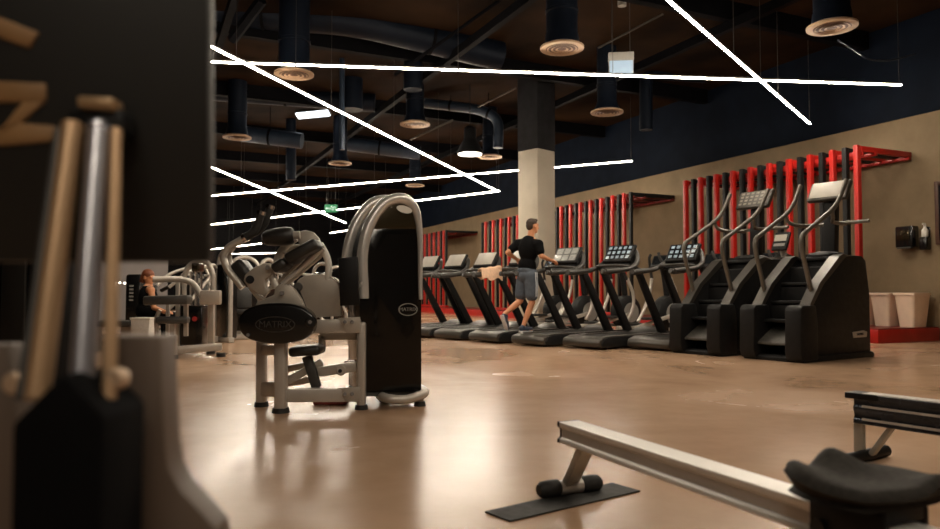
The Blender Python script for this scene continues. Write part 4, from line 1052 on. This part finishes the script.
# ================================================================== LARGE BLURRED MACHINE IN THE NEAR LEFT
fo = V((-.5, .9, 0))
fore = thing('cable_machine', 'dark out of focus machine filling the left edge, a black board above two bright rods', 'exercise machine', fo)
def ffin(mb, name, m, parent=None, label=None): return mb.build(name, m, parent or fore, fo, 40, label)
def pxp(mb, pts, d, th, bevel=0.0, floor=()):
    vs = [P(x, y, d) for x, y in pts]
    for i in floor: vs[i].z = 0.0
    o_ = vs[0]
    mb.prism([(v.x - o_.x, v.z - o_.z) for v in vs], o_, (1, 0, 0), (0, 0, 1), (0, th, 0), bevel); return mb
BD = .95
mb = MB(); pxp(mb, [(-260, 262), (208, 262), (208, -420), (-260, -420)], BD, .028, .006); board = ffin(mb, 'board', M_BLKG if False else mat('board_black', (0.007, 0.0065, 0.0055), .5, var=.15, scale=3))
LD = BD - .004
mb = MB(); pxp(mb, [(-14, 80), (45, 83), (45, 101), (-14, 102)], LD, .006, .002); pxp(mb, [(22, 101), (44, 101), (16, 126), (-6, 137)], LD, .006, .002); pxp(mb, [(-6, 130), (14, 122), (56, 126), (60, 140), (-8, 146)], LD, .006, .002); ffin(mb, 'lettering', M_LETTER, board)
mb = MB(); pxp(mb, [(-30, 12), (0, 17), (38, 32), (28, 48), (-8, 34), (-34, 30)], LD, .006, .002); ffin(mb, 'lettering', M_LETTER, board)
# clamp and rods
mb = MB(); pxp(mb, [(76, 95), (113, 97), (113, 109), (76, 107)], .90, .03, .004); ffin(mb, 'clamp_cap', mat('clamp_bronze', (.36, .24, .13), .4, metal=.3))
mb = MB(); pxp(mb, [(66, 108), (122, 108), (126, 135), (62, 138)], .91, .035, .006); ffin(mb, 'clamp', M_BLK)
for (x0, y0, x1, y1, r, m, nm) in ((73, 125, 37, 400, .0135, M_BEIGEROD, 'guide_rod'), (99, 125, 81, 400, .0135, M_RODS, 'guide_rod'), (116, 130, 109, 400, .0075, M_BEIGEROD, 'thin_rod'), (60, 130, 22, 400, .007, M_GREY, 'thin_rod')):
    mb = MB(); mb.cyl(P(x0, y0, .90), P(x1, y1, .80), r, seg=20); ffin(mb, nm, m)
mb = MB(); pxp(mb, [(62, 372), (104, 416), (100, 700), (6, 700), (10, 424)], .76, .10, .008, (2, 3)); ffin(mb, 'weight_cover', mat('matt_black', (.003, .003, .0035), .8, spec=.08))
mb = MB(); pxp(mb, [(100, 336), (160, 336), (165, 445), (169, 470), (180, 490), (198, 509), (216, 529), (252, 640), (100, 640)], .88, .05, .004, (7, 8)); ffin(mb, 'side_plate', M_TAUPE)
mb = MB(); pxp(mb, [(-120, 345), (8, 345), (16, 420), (10, 640), (-120, 640)], .88, .05, .004, (3, 4)); ffin(mb, 'side_plate', M_TAUPE)
for x, y in ((11, 384), (112, 380)):
    mb = MB(); c_ = P(x, y, .80); mb.cyl(c_, c_ + V((0, .02, 0)), .0125, seg=20, bevel=.003); ffin(mb, 'bolt', mat('warm_bolt', (.52, .38, .26), .4, metal=.3))
mb = MB(); mb.box((P(-60, 300, 1.0).x, 1.02, 1.0), (.06, .06, 2.0), None, .006); mb.box((-.55, 1.0, .03), (.8, .5, .06), None, .01); ffin(mb, 'back_post', M_BLK)

# ================================================================== MACHINES AT THE FAR LEFT
LDp = 9.8
def B(px, py, dd=0.0): return P(px, py, LDp + dd)
lo = V((B(190, 350).x, LDp, 0))
pm = thing('strength_machine', 'grey padded machine at far left with an arched tube top, next to the seated person', 'exercise machine', lo)
def pfin(mb, name, m, label=None): return mb.build(name, m, pm, lo, 40, label)
def fl(v): v = V(v); v.z = .01; return v
mb = MB(); mb.beam(fl(B(173.5, 350, -.4)), B(173.5, 335, -.4), .085, .085, (1, 0, 0), .015); pfin(mb, 'front_post', M_SIL)
mb = MB(); mb.beam(B(173, 350.5, -.35), B(222, 346.5, -.1), .09, .10, bevel=.015); pfin(mb, 'base_beam', M_SIL)
mb = MB(); mb.beam(B(211.5, 346, -.1), B(211.5, 300, -.1), .08, .08, (1, 0, 0), .012); pfin(mb, 'rear_post', M_SIL)
mb = MB(); mb.beam(fl(B(178, 340, .2)), B(178, 279, .2), .055, .055, (1, 0, 0), .01); mb.beam(fl(B(168, 340, .3)), B(168, 300, .3), .05, .05, (1, 0, 0), .01); pfin(mb, 'mast', M_SIL)
mb = MB(); mb.beam(B(146, 300.5, -.3), B(190, 299.5, -.2), .35, .12, (0, 0, 1), .03); pfin(mb, 'bench_pad', M_GREY)
mb = MB(); mb.beam(B(157, 320, -.3), B(189, 320, -.2), .3, .09, (0, 0, 1), .025); pfin(mb, 'seat_pad', M_GREY)
mb = MB(); mb.tube([B(157, 334, -.3), B(156, 318, -.3), B(160, 310, -.3)], .03, 8, .1); mb.beam(B(173, 336, -.3), B(173, 322, -.3), .06, .06, (1, 0, 0)); mb.beam(B(186, 336, -.2), B(186, 304, -.2), .05, .05, (1, 0, 0)); pfin(mb, 'link', M_SIL)
mb = MB(); mb.tube([B(153, 279.5, -.2), B(179, 279, -.1), B(193, 282, -.1), B(202, 297, -.1)], .042, 12, .25); pfin(mb, 'arm_tube', M_SIL)
mb = MB(); mb.box(B(211, 297.5, -.3), (.25, .2, .19), Matrix.Rotation(.2, 3, 'Z'), .02); pfin(mb, 'gear_housing', M_SILD)
mb = MB(); mb.tube([B(184, 345, .3), B(184, 275, .3), B(190, 264, .3), B(199, 260, .3), B(208, 262, .3), B(213, 272, .3), B(213, 300, .3)], .036, 12, .3); pfin(mb, 'arch_tube', M_SIL)
mb = MB(); mb.box(B(195, 325, .35), (.32, .3, .55), None, .02); pfin(mb, 'weight_cover', M_BLKG)
mb = MB(); mb.beam(B(198, 263, .34), B(198, 272, .34), .25, .1, (1, 0, 0), .02); pfin(mb, 'head_plate', M_BRZ)
for x in (191, 196, 201):
    mb = MB(); mb.cyl(B(x, 272, .35), B(x, 310, .35), .02, seg=8); pfin(mb, 'guide_rod', M_CHR)
mb = MB(); mb.cyl(B(194.5, 319, .12), B(194.5, 319, .2), .035, seg=12); pfin(mb, 'weight_pin', M_RED, 'red weight pin')
for x, dd in ((173.5, -.4), (221, -.1), (211, .3)):
    p_ = B(x, 350, dd); mb = MB(); mb.cyl((p_.x, p_.y, 0), (p_.x, p_.y, .05), .06); pfin(mb, 'rubber_foot', M_RUB)

def make_tower_machine(label):
    root = thing('strength_machine', label, 'exercise machine', (0, 0, 0), 0, 'silver weight machines at the far left')
    mb = MB(); mb.tube([(-.32, 0, .03), (-.32, 0, 1.2), (-.25, 0, 1.5), (0, 0, 1.62), (.25, 0, 1.5), (.32, 0, 1.2), (.32, 0, .03)], .04, 12, .25); mb.build('arch_tube', M_SIL, root)
    mb = MB(); mb.box((0, .05, .72), (.52, .2, 1.3), None, .03); mb.build('shroud', M_BLKG, root)
    mb = MB(); mb.beam((0, -.1, .06), (0, -1.4, .06), .09, .1, bevel=.015); mb.beam((-.38, -1.35, .05), (.38, -1.35, .05), .09, .09, bevel=.015); mb.beam((-.4, 0, .05), (.4, 0, .05), .1, .09, bevel=.015); mb.build('base_frame', M_SIL, root)
    mb = MB(); mb.beam((0, -.9, .1), (0, -.9, .46), .08, .08, (1, 0, 0), .01); mb.build('seat_post', M_SIL, root)
    mb = MB(); mb.box((0, -.85, .5), (.36, .4, .09), None, .03); mb.build('seat', M_VINYL, root)
    mb = MB(); mb.box((0, -.58, .86), (.3, .09, .62), Matrix.Rotation(-.2, 3, 'X'), .03); mb.build('backrest', M_VINYL, root)
    for s_ in (-1, 1):
        mb = MB(); mb.tube([(s_ * .15, -.2, 1.3), (s_ * .45, -.35, 1.35), (s_ * .5, -.8, 1.2), (s_ * .42, -1.05, .95)], .028, 10, .2); mb.build('lever_arm', M_SIL, root)
        mb = MB(); mb.tube([(s_ * .42, -1.03, .97), (s_ * .2, -1.1, .9)], .032, 8); mb.build('grip', M_RUB, root)
    mb = MB(); mb.tube([(-.45, -1.3, .1), (-.4, -.8, .6), (-.2, -.3, 1.15)], .03, 10, .2); mb.tube([(.45, -1.3, .1), (.4, -.8, .6), (.2, -.3, 1.15)], .03, 10, .2); mb.build('brace_tube', M_SIL, root)
    return root
tw = None
for px, d, rz, lab in ((224, 12.6, -.9, 'silver weight machine in the clutter behind the handle arms of the crunch machine'),
                       (196, 18.5, .6, 'silver weight machine behind the arched tube of the grey padded machine'),
                       (244, 14.6, .3, 'silver weight machine seen under the cam plate of the crunch machine'),
                       (268, 15.6, 1.2, 'silver weight machine glimpsed through the frame of the crunch machine'),
                       (322, 17.8, -.5, 'silver weight machine seen between the seat post and the weight tower'),
                       (232, 22.0, -.2, 'farthest silver weight machine, against the dark back of the hall'),
                       (336, 20.0, .8, 'silver weight machine behind the black placard of the crunch machine')):
    g = P(px, 300, d); g.z = 0
    if tw is None: tw = make_tower_machine(lab); tw.location = g; tw.rotation_euler = (0, 0, rz)
    else: dup(tw, g, rz, lab)
# black column machine with pale marks, bench and paper behind the person
bc = P(136.5, 300, 12.4); bc.z = 0
root = thing('weight_stack', 'tall black weight stack with pale marks behind the seated person', 'exercise machine', bc)
mb = MB(); mb.box((0, 0, .62), (.26, .3, 1.12), None, .04); mb.build('cover', M_BLKG, root)
mb = MB(); mb.box((0, 0, .04), (.5, .5, .08), None, .01); mb.build('base', M_BLK, root)
mb = MB()
for i in range(5): mb.box((-.02, -.153, .98 - .06 * i), (.07, .006, .03))
mb.build('marks', M_LGREY, root)
bt = P(112, 300, 10.8); bt.z = 0
root = thing('flat_bench', 'low grey bench at the left beside the black weight stack', 'bench', bt)
mb = MB(); mb.box((0, 0, .40), (.7, .35, .09), None, .03); mb.build('pad', M_GREY, root)
for s_ in (-.25, .25):
    mb = MB(); mb.beam((s_, 0, 0), (s_, 0, .36), .06, .2, (1, 0, 0)); mb.build('leg', M_SIL, root)
tp_ = P(143, 327, 10.6); 
root = thing('towel_bin', 'white squarish box standing beneath the seated person with auburn hair', 'box', V((tp_.x, tp_.y, 0)))
zt = P(143, 318.5, 10.6).z
mb = MB(); mb.prism([(-.12, 0), (.12, 0), (.14, zt), (-.14, zt)], (0, -.1, 0), (1, 0, 0), (0, 0, 1), (0, .2, 0), .015); mb.build('box_body', M_TOWEL, root)
mb = MB(); mb.box((0, 0, zt), (.3, .22, .03), None, .008); mb.build('rim', M_TOWEL, root)
# dark cabinet beyond the blurred rods
cx0, cx1 = P(-70, 300, 5.6), P(44, 300, 5.6)
root = thing('storage_locker', 'tall black locker with thin pale edges behind the blurred rods at the left edge', 'locker', V(((cx0.x + cx1.x) / 2, 5.6 + .25, 0)))
wd = cx1.x - cx0.x
mb = MB(); mb.box((0, 0, .95), (wd, .5, 1.9), None, .008); mb.build('carcass', MATS['matt_black'], root)
for q in (-.36, -.12, .12):
    mb = MB(); mb.box((wd * (q + .12), -.258, .95), (wd * .22, .016, 1.8), None, .004); dr = mb.build('door', MATS['board_black'], root)
    mb = MB(); mb.box((wd * (q + .225), -.270, .95), (.008, .012, 1.7)); mb.build('edge_strip', M_GREY, dr, label='thin pale edge')
mb = MB(); hp_ = P(34, 302, 5.33); mb.box((hp_.x - root.location.x, -.275, hp_.z), (.06, .02, .05), None, .004); mb.build('handle', M_LGREY, root, label='pale handle plate')
# wall lights on the partition
c = P(119, 283, 20.0)
root = thing('wall_lamp', 'row of tiny bright bulbs glinting on the grey wall at far left', 'lamp', c)
mb = MB(); mb.beam((-.3, .22, 0), (.3, .25, 0), .08, .06); mb.build('bar', M_GREY, root)
mb = MB()
for i in range(4): mb.ell((-.2 + .14 * i, .16, .01 * (i % 2)), (.03, .03, .03), seg=10, rings=6)
mb.build('bulbs', E_LAMP, root)

# ================================================================== PEOPLE
def remesh_body(mb, name, m, parent, origin, voxel, smooth_it=4, label=None):
    me = bpy.data.meshes.new('raw'); bmesh.ops.translate(mb.bm, vec=-V(origin), verts=mb.bm.verts[:]); mb.bm.to_mesh(me); mb.bm.free()
    ob = bpy.data.objects.new('raw', me); COL.objects.link(ob)
    md = ob.modifiers.new('r', 'REMESH'); md.mode = 'VOXEL'; md.voxel_size = voxel; md.use_smooth_shade = True
    ms = ob.modifiers.new('s', 'SMOOTH'); ms.factor = .5; ms.iterations = smooth_it
    dg = bpy.context.evaluated_depsgraph_get(); dg.update()
    new = bpy.data.meshes.new_from_object(ob.evaluated_get(dg)); bpy.data.objects.remove(ob); bpy.data.meshes.remove(me)
    new.name = name; new.materials.clear(); new.materials.append(m)
    for p in new.polygons: p.use_smooth = True
    o = bpy.data.objects.new(name, new); COL.objects.link(o); o.parent = parent
    if label: o['label'] = label
    return o
def hand(mb, wrist, fdir, palm_n, thumb_side, s=1.0, curl=.5):
    """palm and five unequal bent fingers; fdir along the hand, palm_n out of the palm"""
    fdir = V(fdir).normalized(); palm_n = V(palm_n); palm_n = (palm_n - fdir * palm_n.dot(fdir)).normalized()
    side = fdir.cross(palm_n) * thumb_side
    w = V(wrist)
    mb.capsule(w, w + fdir * .03 * s, .026 * s, .03 * s)
    for q in (-.03, -.01, .01, .03):
        mb.capsule(w + fdir * .01 * s + side * q * .7 * s, w + fdir * .085 * s + side * q * s, .017 * s, .014 * s, 10)
    for q, L in ((.032, .072), (.011, .082), (-.011, .076), (-.031, .060)):
        b0 = w + fdir * .085 * s + side * q * s; d0 = (fdir + palm_n * curl * .4).normalized(); b1 = b0 + d0 * L * .45 * s
        d1 = (fdir + palm_n * curl * 1.3).normalized(); b2 = b1 + d1 * L * .32 * s
        d2 = (fdir * .5 + palm_n * curl * 2).normalized(); b3 = b2 + d2 * L * .25 * s
        mb.capsule(b0, b1, .0105 * s, .0098 * s, 8); mb.capsule(b1, b2, .0098 * s, .009 * s, 8); mb.capsule(b2, b3, .009 * s, .008 * s, 8)
    t0 = w + fdir * .025 * s + side * .028 * s; t1 = t0 + (fdir * .6 + side * .8 + palm_n * .3).normalized() * .045 * s; t2 = t1 + (fdir + side * .2 + palm_n * .5).normalized() * .035 * s
    mb.capsule(t0, t1, .015 * s, .012 * s, 8); mb.capsule(t1, t2, .012 * s, .0095 * s, 8)
def head(mb, c, fwd, up, s=1.0):
    fwd = V(fwd).normalized(); up = V(up); up = (up - fwd * up.dot(fwd)).normalized(); rt = fwd.cross(up)
    R = Matrix((rt, fwd, up)).transposed(); c = V(c)
    q = lambda x, y, z: c + R @ V((x * s, y * s, z * s))
    mb.ell(q(0, -.012, .03), (.076 * s, .096 * s, .09 * s), R); mb.ell(q(0, .028, -.03), (.062 * s, .068 * s, .085 * s), R)
    mb.ell(q(0, .062, -.085), (.034 * s, .03 * s, .028 * s), R)                       # chin
    mb.capsule(q(0, .092, .012), q(0, .115, -.028), .010 * s, .016 * s, 10)            # nose
    mb.capsule(q(-.022, .088, -.058), q(.022, .088, -.058), .010 * s, .010 * s, 8)     # mouth
    mb.capsule(q(-.045, .080, .028), q(.045, .080, .028), .013 * s, .013 * s, 8)       # brow
    for sx in (-1, 1):
        mb.ell(q(sx * .032, .082, .008), (.013 * s, .010 * s, .009 * s), R, 10, 6)     # eye
        mb.ell(q(sx * .078, -.005, -.005), (.012 * s, .022 * s, .034 * s), R, 10, 8)   # ear
    return q, R
# running man ------------------------------------------------------------------
mf = V((math.cos(TA), math.sin(TA), 0)); mr = V((mf.y, -mf.x, 0)); up = V((0, 0, 1))
BZ = .2
DM = 11.95
def J(px, py, side=0.0): return P(px, py, DM + side)
pel = J(527, 272); chest = J(528.5, 250.5); neck0 = J(530, 239); headc = J(532.5, 226.3)
shR, shL = J(538.5, 244.3, -.15), J(518.5, 243.8, .15)
elR, wrR = J(541.5, 256, -.20), J(551.5, 260.5, -.02)
elL, wrL = J(507.5, 252.5, .05), J(517, 259.5, .28)
hipR, hipL = J(531, 276, -.08), J(523.5, 276, .08)
knR, knL = J(532, 302.5, -.05), J(520, 301, .10)
anR, anL = J(523.5, 325, -.10), J(504.5, 314, -.02)
mroot_p = V((pel.x, pel.y, BZ + .01))
man = thing('person', 'man in black shirt and slate shorts striding on a treadmill', 'person', mroot_p)
man.rotation_euler = (0, 0, 0)
mb = MB()
q, RH = head(mb, headc, mf * .9 + mr * .15, up, 1.05)
mb.capsule(neck0 - up * .03, headc - up * .04 - mf * .015, .062, .056)
mb.capsule(shL, shR, .07, .07); mb.ell(chest + up * .02, (.17, .12, .22), Matrix((mr, mf, up)).transposed()); mb.ell(pel + up * .08, (.15, .11, .18), Matrix((mr, mf, up)).transposed()); mb.ell(pel, (.16, .125, .12), Matrix((mr, mf, up)).transposed())
mb.capsule(neck0, shL, .06, .065); mb.capsule(neck0, shR, .06, .065)
for sh, e, w_ in ((shR, elR, wrR), (shL, elL, wrL)):
    mb.capsule(sh, e, .058, .042); mb.capsule(e, w_, .043, .028)
hand(mb, wrR, (wrR - elR).normalized() + mf * .3, -up, -1, 1.0, .8)
hand(mb, wrL, (wrL - elL).normalized(), mr, 1, 1.0, .8)
for h_, k_, a_ in ((hipR, knR, anR), (hipL, knL, anL)):
    mb.capsule(h_, k_, .09, .055); mb.capsule(k_, k_.lerp(a_, .35), .054, .056); mb.capsule(k_.lerp(a_, .35), a_, .056, .036)
toeR = V((anR.x, anR.y, BZ + .035)) + mf * .17; toeL = anL + mf * .05 - up * .19
mb.capsule(anR, V((anR.x, anR.y, BZ + .05)) - mf * .03, .036, .035); mb.capsule(V((anR.x, anR.y, BZ + .05)) - mf * .03, toeR, .035, .032)
mb.capsule(anL, anL - mf * .02 - up * .04, .036, .034); mb.capsule(anL - mf * .02 - up * .03, toeL, .034, .032)
body = remesh_body(mb, 'body', M_SKIN, man, mroot_p, .0085, 3)
# hair
mb = MB(); mb.ell(q(0, -.020, .050), (.084, .100, .084), RH); mb.ell(q(0, -.055, .01), (.074, .062, .085), RH)
mb.ell(q(0, .045, .098), (.055, .05, .03), RH)
remesh_body(mb, 'hair', M_HAIR, man, mroot_p, .009, 2)
# shirt
mb = MB(); RB = Matrix((mr, mf, up)).transposed()
mb.capsule(shL, shR, .086, .086); mb.ell(chest + up * .02, (.195, .145, .24), RB); mb.ell(pel + up * .10, (.175, .135, .17), RB); mb.capsule(neck0 - up * .02, shL, .062, .078); mb.capsule(neck0 - up * .02, shR, .062, .078)
mb.capsule(shR, shR.lerp(elR, .62), .082, .072); mb.capsule(shL, shL.lerp(elL, .62), .082, .072); mb.ell(pel + up * .04, (.18, .14, .08), RB)
remesh_body(mb, 'shirt', M_SHIRT, man, mroot_p, .012, 4)
# shorts
mb = MB(); mb.ell(pel + up * .03, (.18, .145, .10), RB); mb.ell(pel - up * .06, (.19, .15, .14), RB)
for h_, k_ in ((hipR, knR), (hipL, knL)): mb.capsule(h_, h_.lerp(k_, .72), .116, .108)
remesh_body(mb, 'shorts', M_SHORTS, man, mroot_p, .012, 4)
mb = MB()
for off in (-.018, .018):
    a_ = hipR + mr * .118 + mf * off + up * .06; b_ = hipR.lerp(knR, .78) + mr * .116 + mf * off; mb.tube([a_, a_.lerp(b_, .5) + mr * .012, b_], .0075, 6)
mb.build('side_stripe', M_STRIPE, man, mroot_p, label='white side stripe')
# shoes
def shoe(heel, toe, sole_n):
    d = (toe - heel).normalized(); sole_n = V(sole_n); sole_n = (sole_n - d * sole_n.dot(d)).normalized(); L_ = (toe - heel).length
    mb = MB(); mb.capsule(heel + d * .02 + sole_n * -.035, heel + d * .05 + sole_n * -.06, .042, .045); mb.capsule(heel + d * .03 - sole_n * .03, heel + d * L_ * .55 - sole_n * .03, .042, .044); mb.capsule(heel + d * L_ * .55 - sole_n * .028, toe - sole_n * .026, .044, .032)
    s_ = remesh_body(mb, 'shoe', M_SHOE, man, mroot_p, .009, 2)
    mb = MB(); side = d.cross(sole_n)
    mb.prism([(-.01, -.038), (.03, -.043), (L_ * .5, -.04), (L_ * .75, -.047), (L_ + .01, -.03), (L_ + .03, 0), (L_ + .01, .03), (L_ * .75, .047), (L_ * .5, .04), (.03, .043), (-.01, .038)], heel - sole_n * .0, d, side, sole_n * .022, .005)
    mb.build('sole', M_SOLE, s_, mroot_p)
aR0 = V((anR.x, anR.y, BZ + .035)) - mf * .07
shoe(aR0, aR0 + mf * .25, (0, 0, -1))
hL = anL - mf * .05 - up * .02
shoe(hL, hL + (mf * .10 - up * .22).normalized() * .25, (-mf * .9 - up * .4))

# seated person at far left ---------------------------------------------------------
PD = 11.2
def K(px, py, dd=0.0): return P(px, py, PD + dd)
ph = K(148.5, 277.5); pn = K(149, 286); psh1, psh2 = K(151, 290, -.17), K(144, 290, .17); ppl = K(147, 311)
pf = V((.95, -.3, 0)).normalized(); pr = V((pf.y, -pf.x, 0))
p0 = V((ppl.x, ppl.y, 0))
pers = thing('person', 'seated person with auburn hair, bare arms and a black top at the far left machines', 'person', p0)
mb = MB()
q2, RH2 = head(mb, ph, pf - up * .3, up, 1.0)
mb.capsule(pn, ph - up * .04, .055, .05); RB2 = Matrix((pr, pf, up)).transposed()
mb.capsule(psh1, psh2, .06, .06); mb.ell((pn + ppl) / 2, (.15, .11, .24), RB2); mb.ell(ppl, (.17, .14, .12), RB2)
for sh, s_ in ((psh1, 1), (psh2, -1)):
    e_ = sh + pf * .06 - up * .27; w_ = e_ + pf * .20 - up * .06
    mb.capsule(sh, e_, .05, .038); mb.capsule(e_, w_, .038, .026); hand(mb, w_, pf, -up, s_, .95, .7)
    hp = ppl + pr * s_ * .09; kn = V((hp.x, hp.y, .5)) + pf * .40; an = V((kn.x, kn.y, .08)) + pf * .02
    mb.capsule(hp, kn, .08, .055); mb.capsule(kn, an, .053, .036); mb.capsule(an - up * .03, an - up * .04 + pf * .16, .036, .03)
remesh_body(mb, 'body', M_SKIN, pers, p0, .010, 3)
mb = MB(); mb.ell(q2(0, -.02, .045), (.086, .10, .085), RH2); mb.ell(q2(0, -.07, -.02), (.07, .055, .10), RH2); mb.capsule(q2(0, -.10, .02), q2(0, -.13, -.10), .04, .02); remesh_body(mb, 'hair', M_GINGER, pers, p0, .010, 2)
mb = MB(); mb.ell((pn + ppl) / 2, (.165, .125, .23), RB2); mb.ell(ppl + up * .03, (.18, .15, .12), RB2); mb.capsule(psh1.lerp(psh2, .25), psh1.lerp(psh2, .75), .066, .066); remesh_body(mb, 'top', M_SHIRT, pers, p0, .012, 3)
mb = MB()
mb.ell(ppl - up * .02, (.185, .155, .12), RB2)
for s_ in (1, -1):
    hp = ppl + pr * s_ * .09; kn = V((hp.x, hp.y, .5)) + pf * .40; an = V((kn.x, kn.y, .12)) + pf * .02
    mb.capsule(hp, kn, .092, .066); mb.capsule(kn, an, .064, .045)
remesh_body(mb, 'leggings', M_SHIRT, pers, p0, .012, 3)
mb = MB()
for s_ in (1, -1):
    hp = ppl + pr * s_ * .09; an = V((hp.x, hp.y, .045)) + pf * .40; mb.capsule(an - pf * .02, an + pf * .2, .045, .04)
mb.build('shoes', M_SHOE, pers, p0)
# seat under the person
root = thing('exercise_stool', 'dark padded stool carrying the seated person with auburn hair', 'seat', p0)
zs = ppl.z - .145
mb = MB(); mb.box((0, 0, zs - .045), (.4, .4, .09), None, .03); mb.build('seat', M_VINYL, root)
mb = MB(); mb.beam((0, 0, .0), (0, 0, zs - .07), .08, .08, (1, 0, 0)); mb.box((0, 0, .02), (.5, .3, .04), None, .01); mb.build('pedestal', M_GREY, root)

# ================================================================== LIGHT, CAMERA
def area(name, loc, size, power, col, rot=(0, 0, 0), sy=None):
    l = bpy.data.lights.new(name, 'AREA'); l.energy = power; l.color = col; l.size = size
    if sy: l.shape = 'RECTANGLE'; l.size_y = sy
    o = bpy.data.objects.new(name, l); COL.objects.link(o); o.location = loc; o.rotation_euler = rot
    return o
w = bpy.data.worlds.new('gym_air'); scene.world = w; w.use_nodes = True
w.node_tree.nodes['Background'].inputs['Color'].default_value = (0.5, 0.6, 0.8, 1); w.node_tree.nodes['Background'].inputs['Strength'].default_value = 0.02
l = bpy.data.lights.new('pendant_bulb', 'SPOT'); l.energy = 120; l.color = (1, .85, .65); l.spot_size = 1.9; l.spot_blend = .6; l.shadow_soft_size = .15
o = bpy.data.objects.new('pendant_bulb', l); COL.objects.link(o); o.location = P(470, 154, 17.4) - V((0, 0, .06))

cam = bpy.data.cameras.new('camera'); co_ = bpy.data.objects.new('camera', cam); COL.objects.link(co_)
cam.sensor_width = 36; cam.lens = F / 940 * 36; co_.location = CAM; co_.rotation_euler = (PI / 2 + PITCH, 0, 0)
cam.clip_start = .02; cam.clip_end = 200
cam.dof.use_dof = True; cam.dof.focus_distance = 6.5; cam.dof.aperture_fstop = 2.3
scene.camera = co_
scene.view_settings.view_transform = 'Standard'; scene.view_settings.look = 'None'; scene.view_settings.gamma = 1; scene.view_settings.exposure = 0.0
scene.view_settings.use_curve_mapping = False
scene.cycles.use_denoising = True
scene.cycles.max_bounces = 8
scene.cycles.sample_clamp_indirect = 4
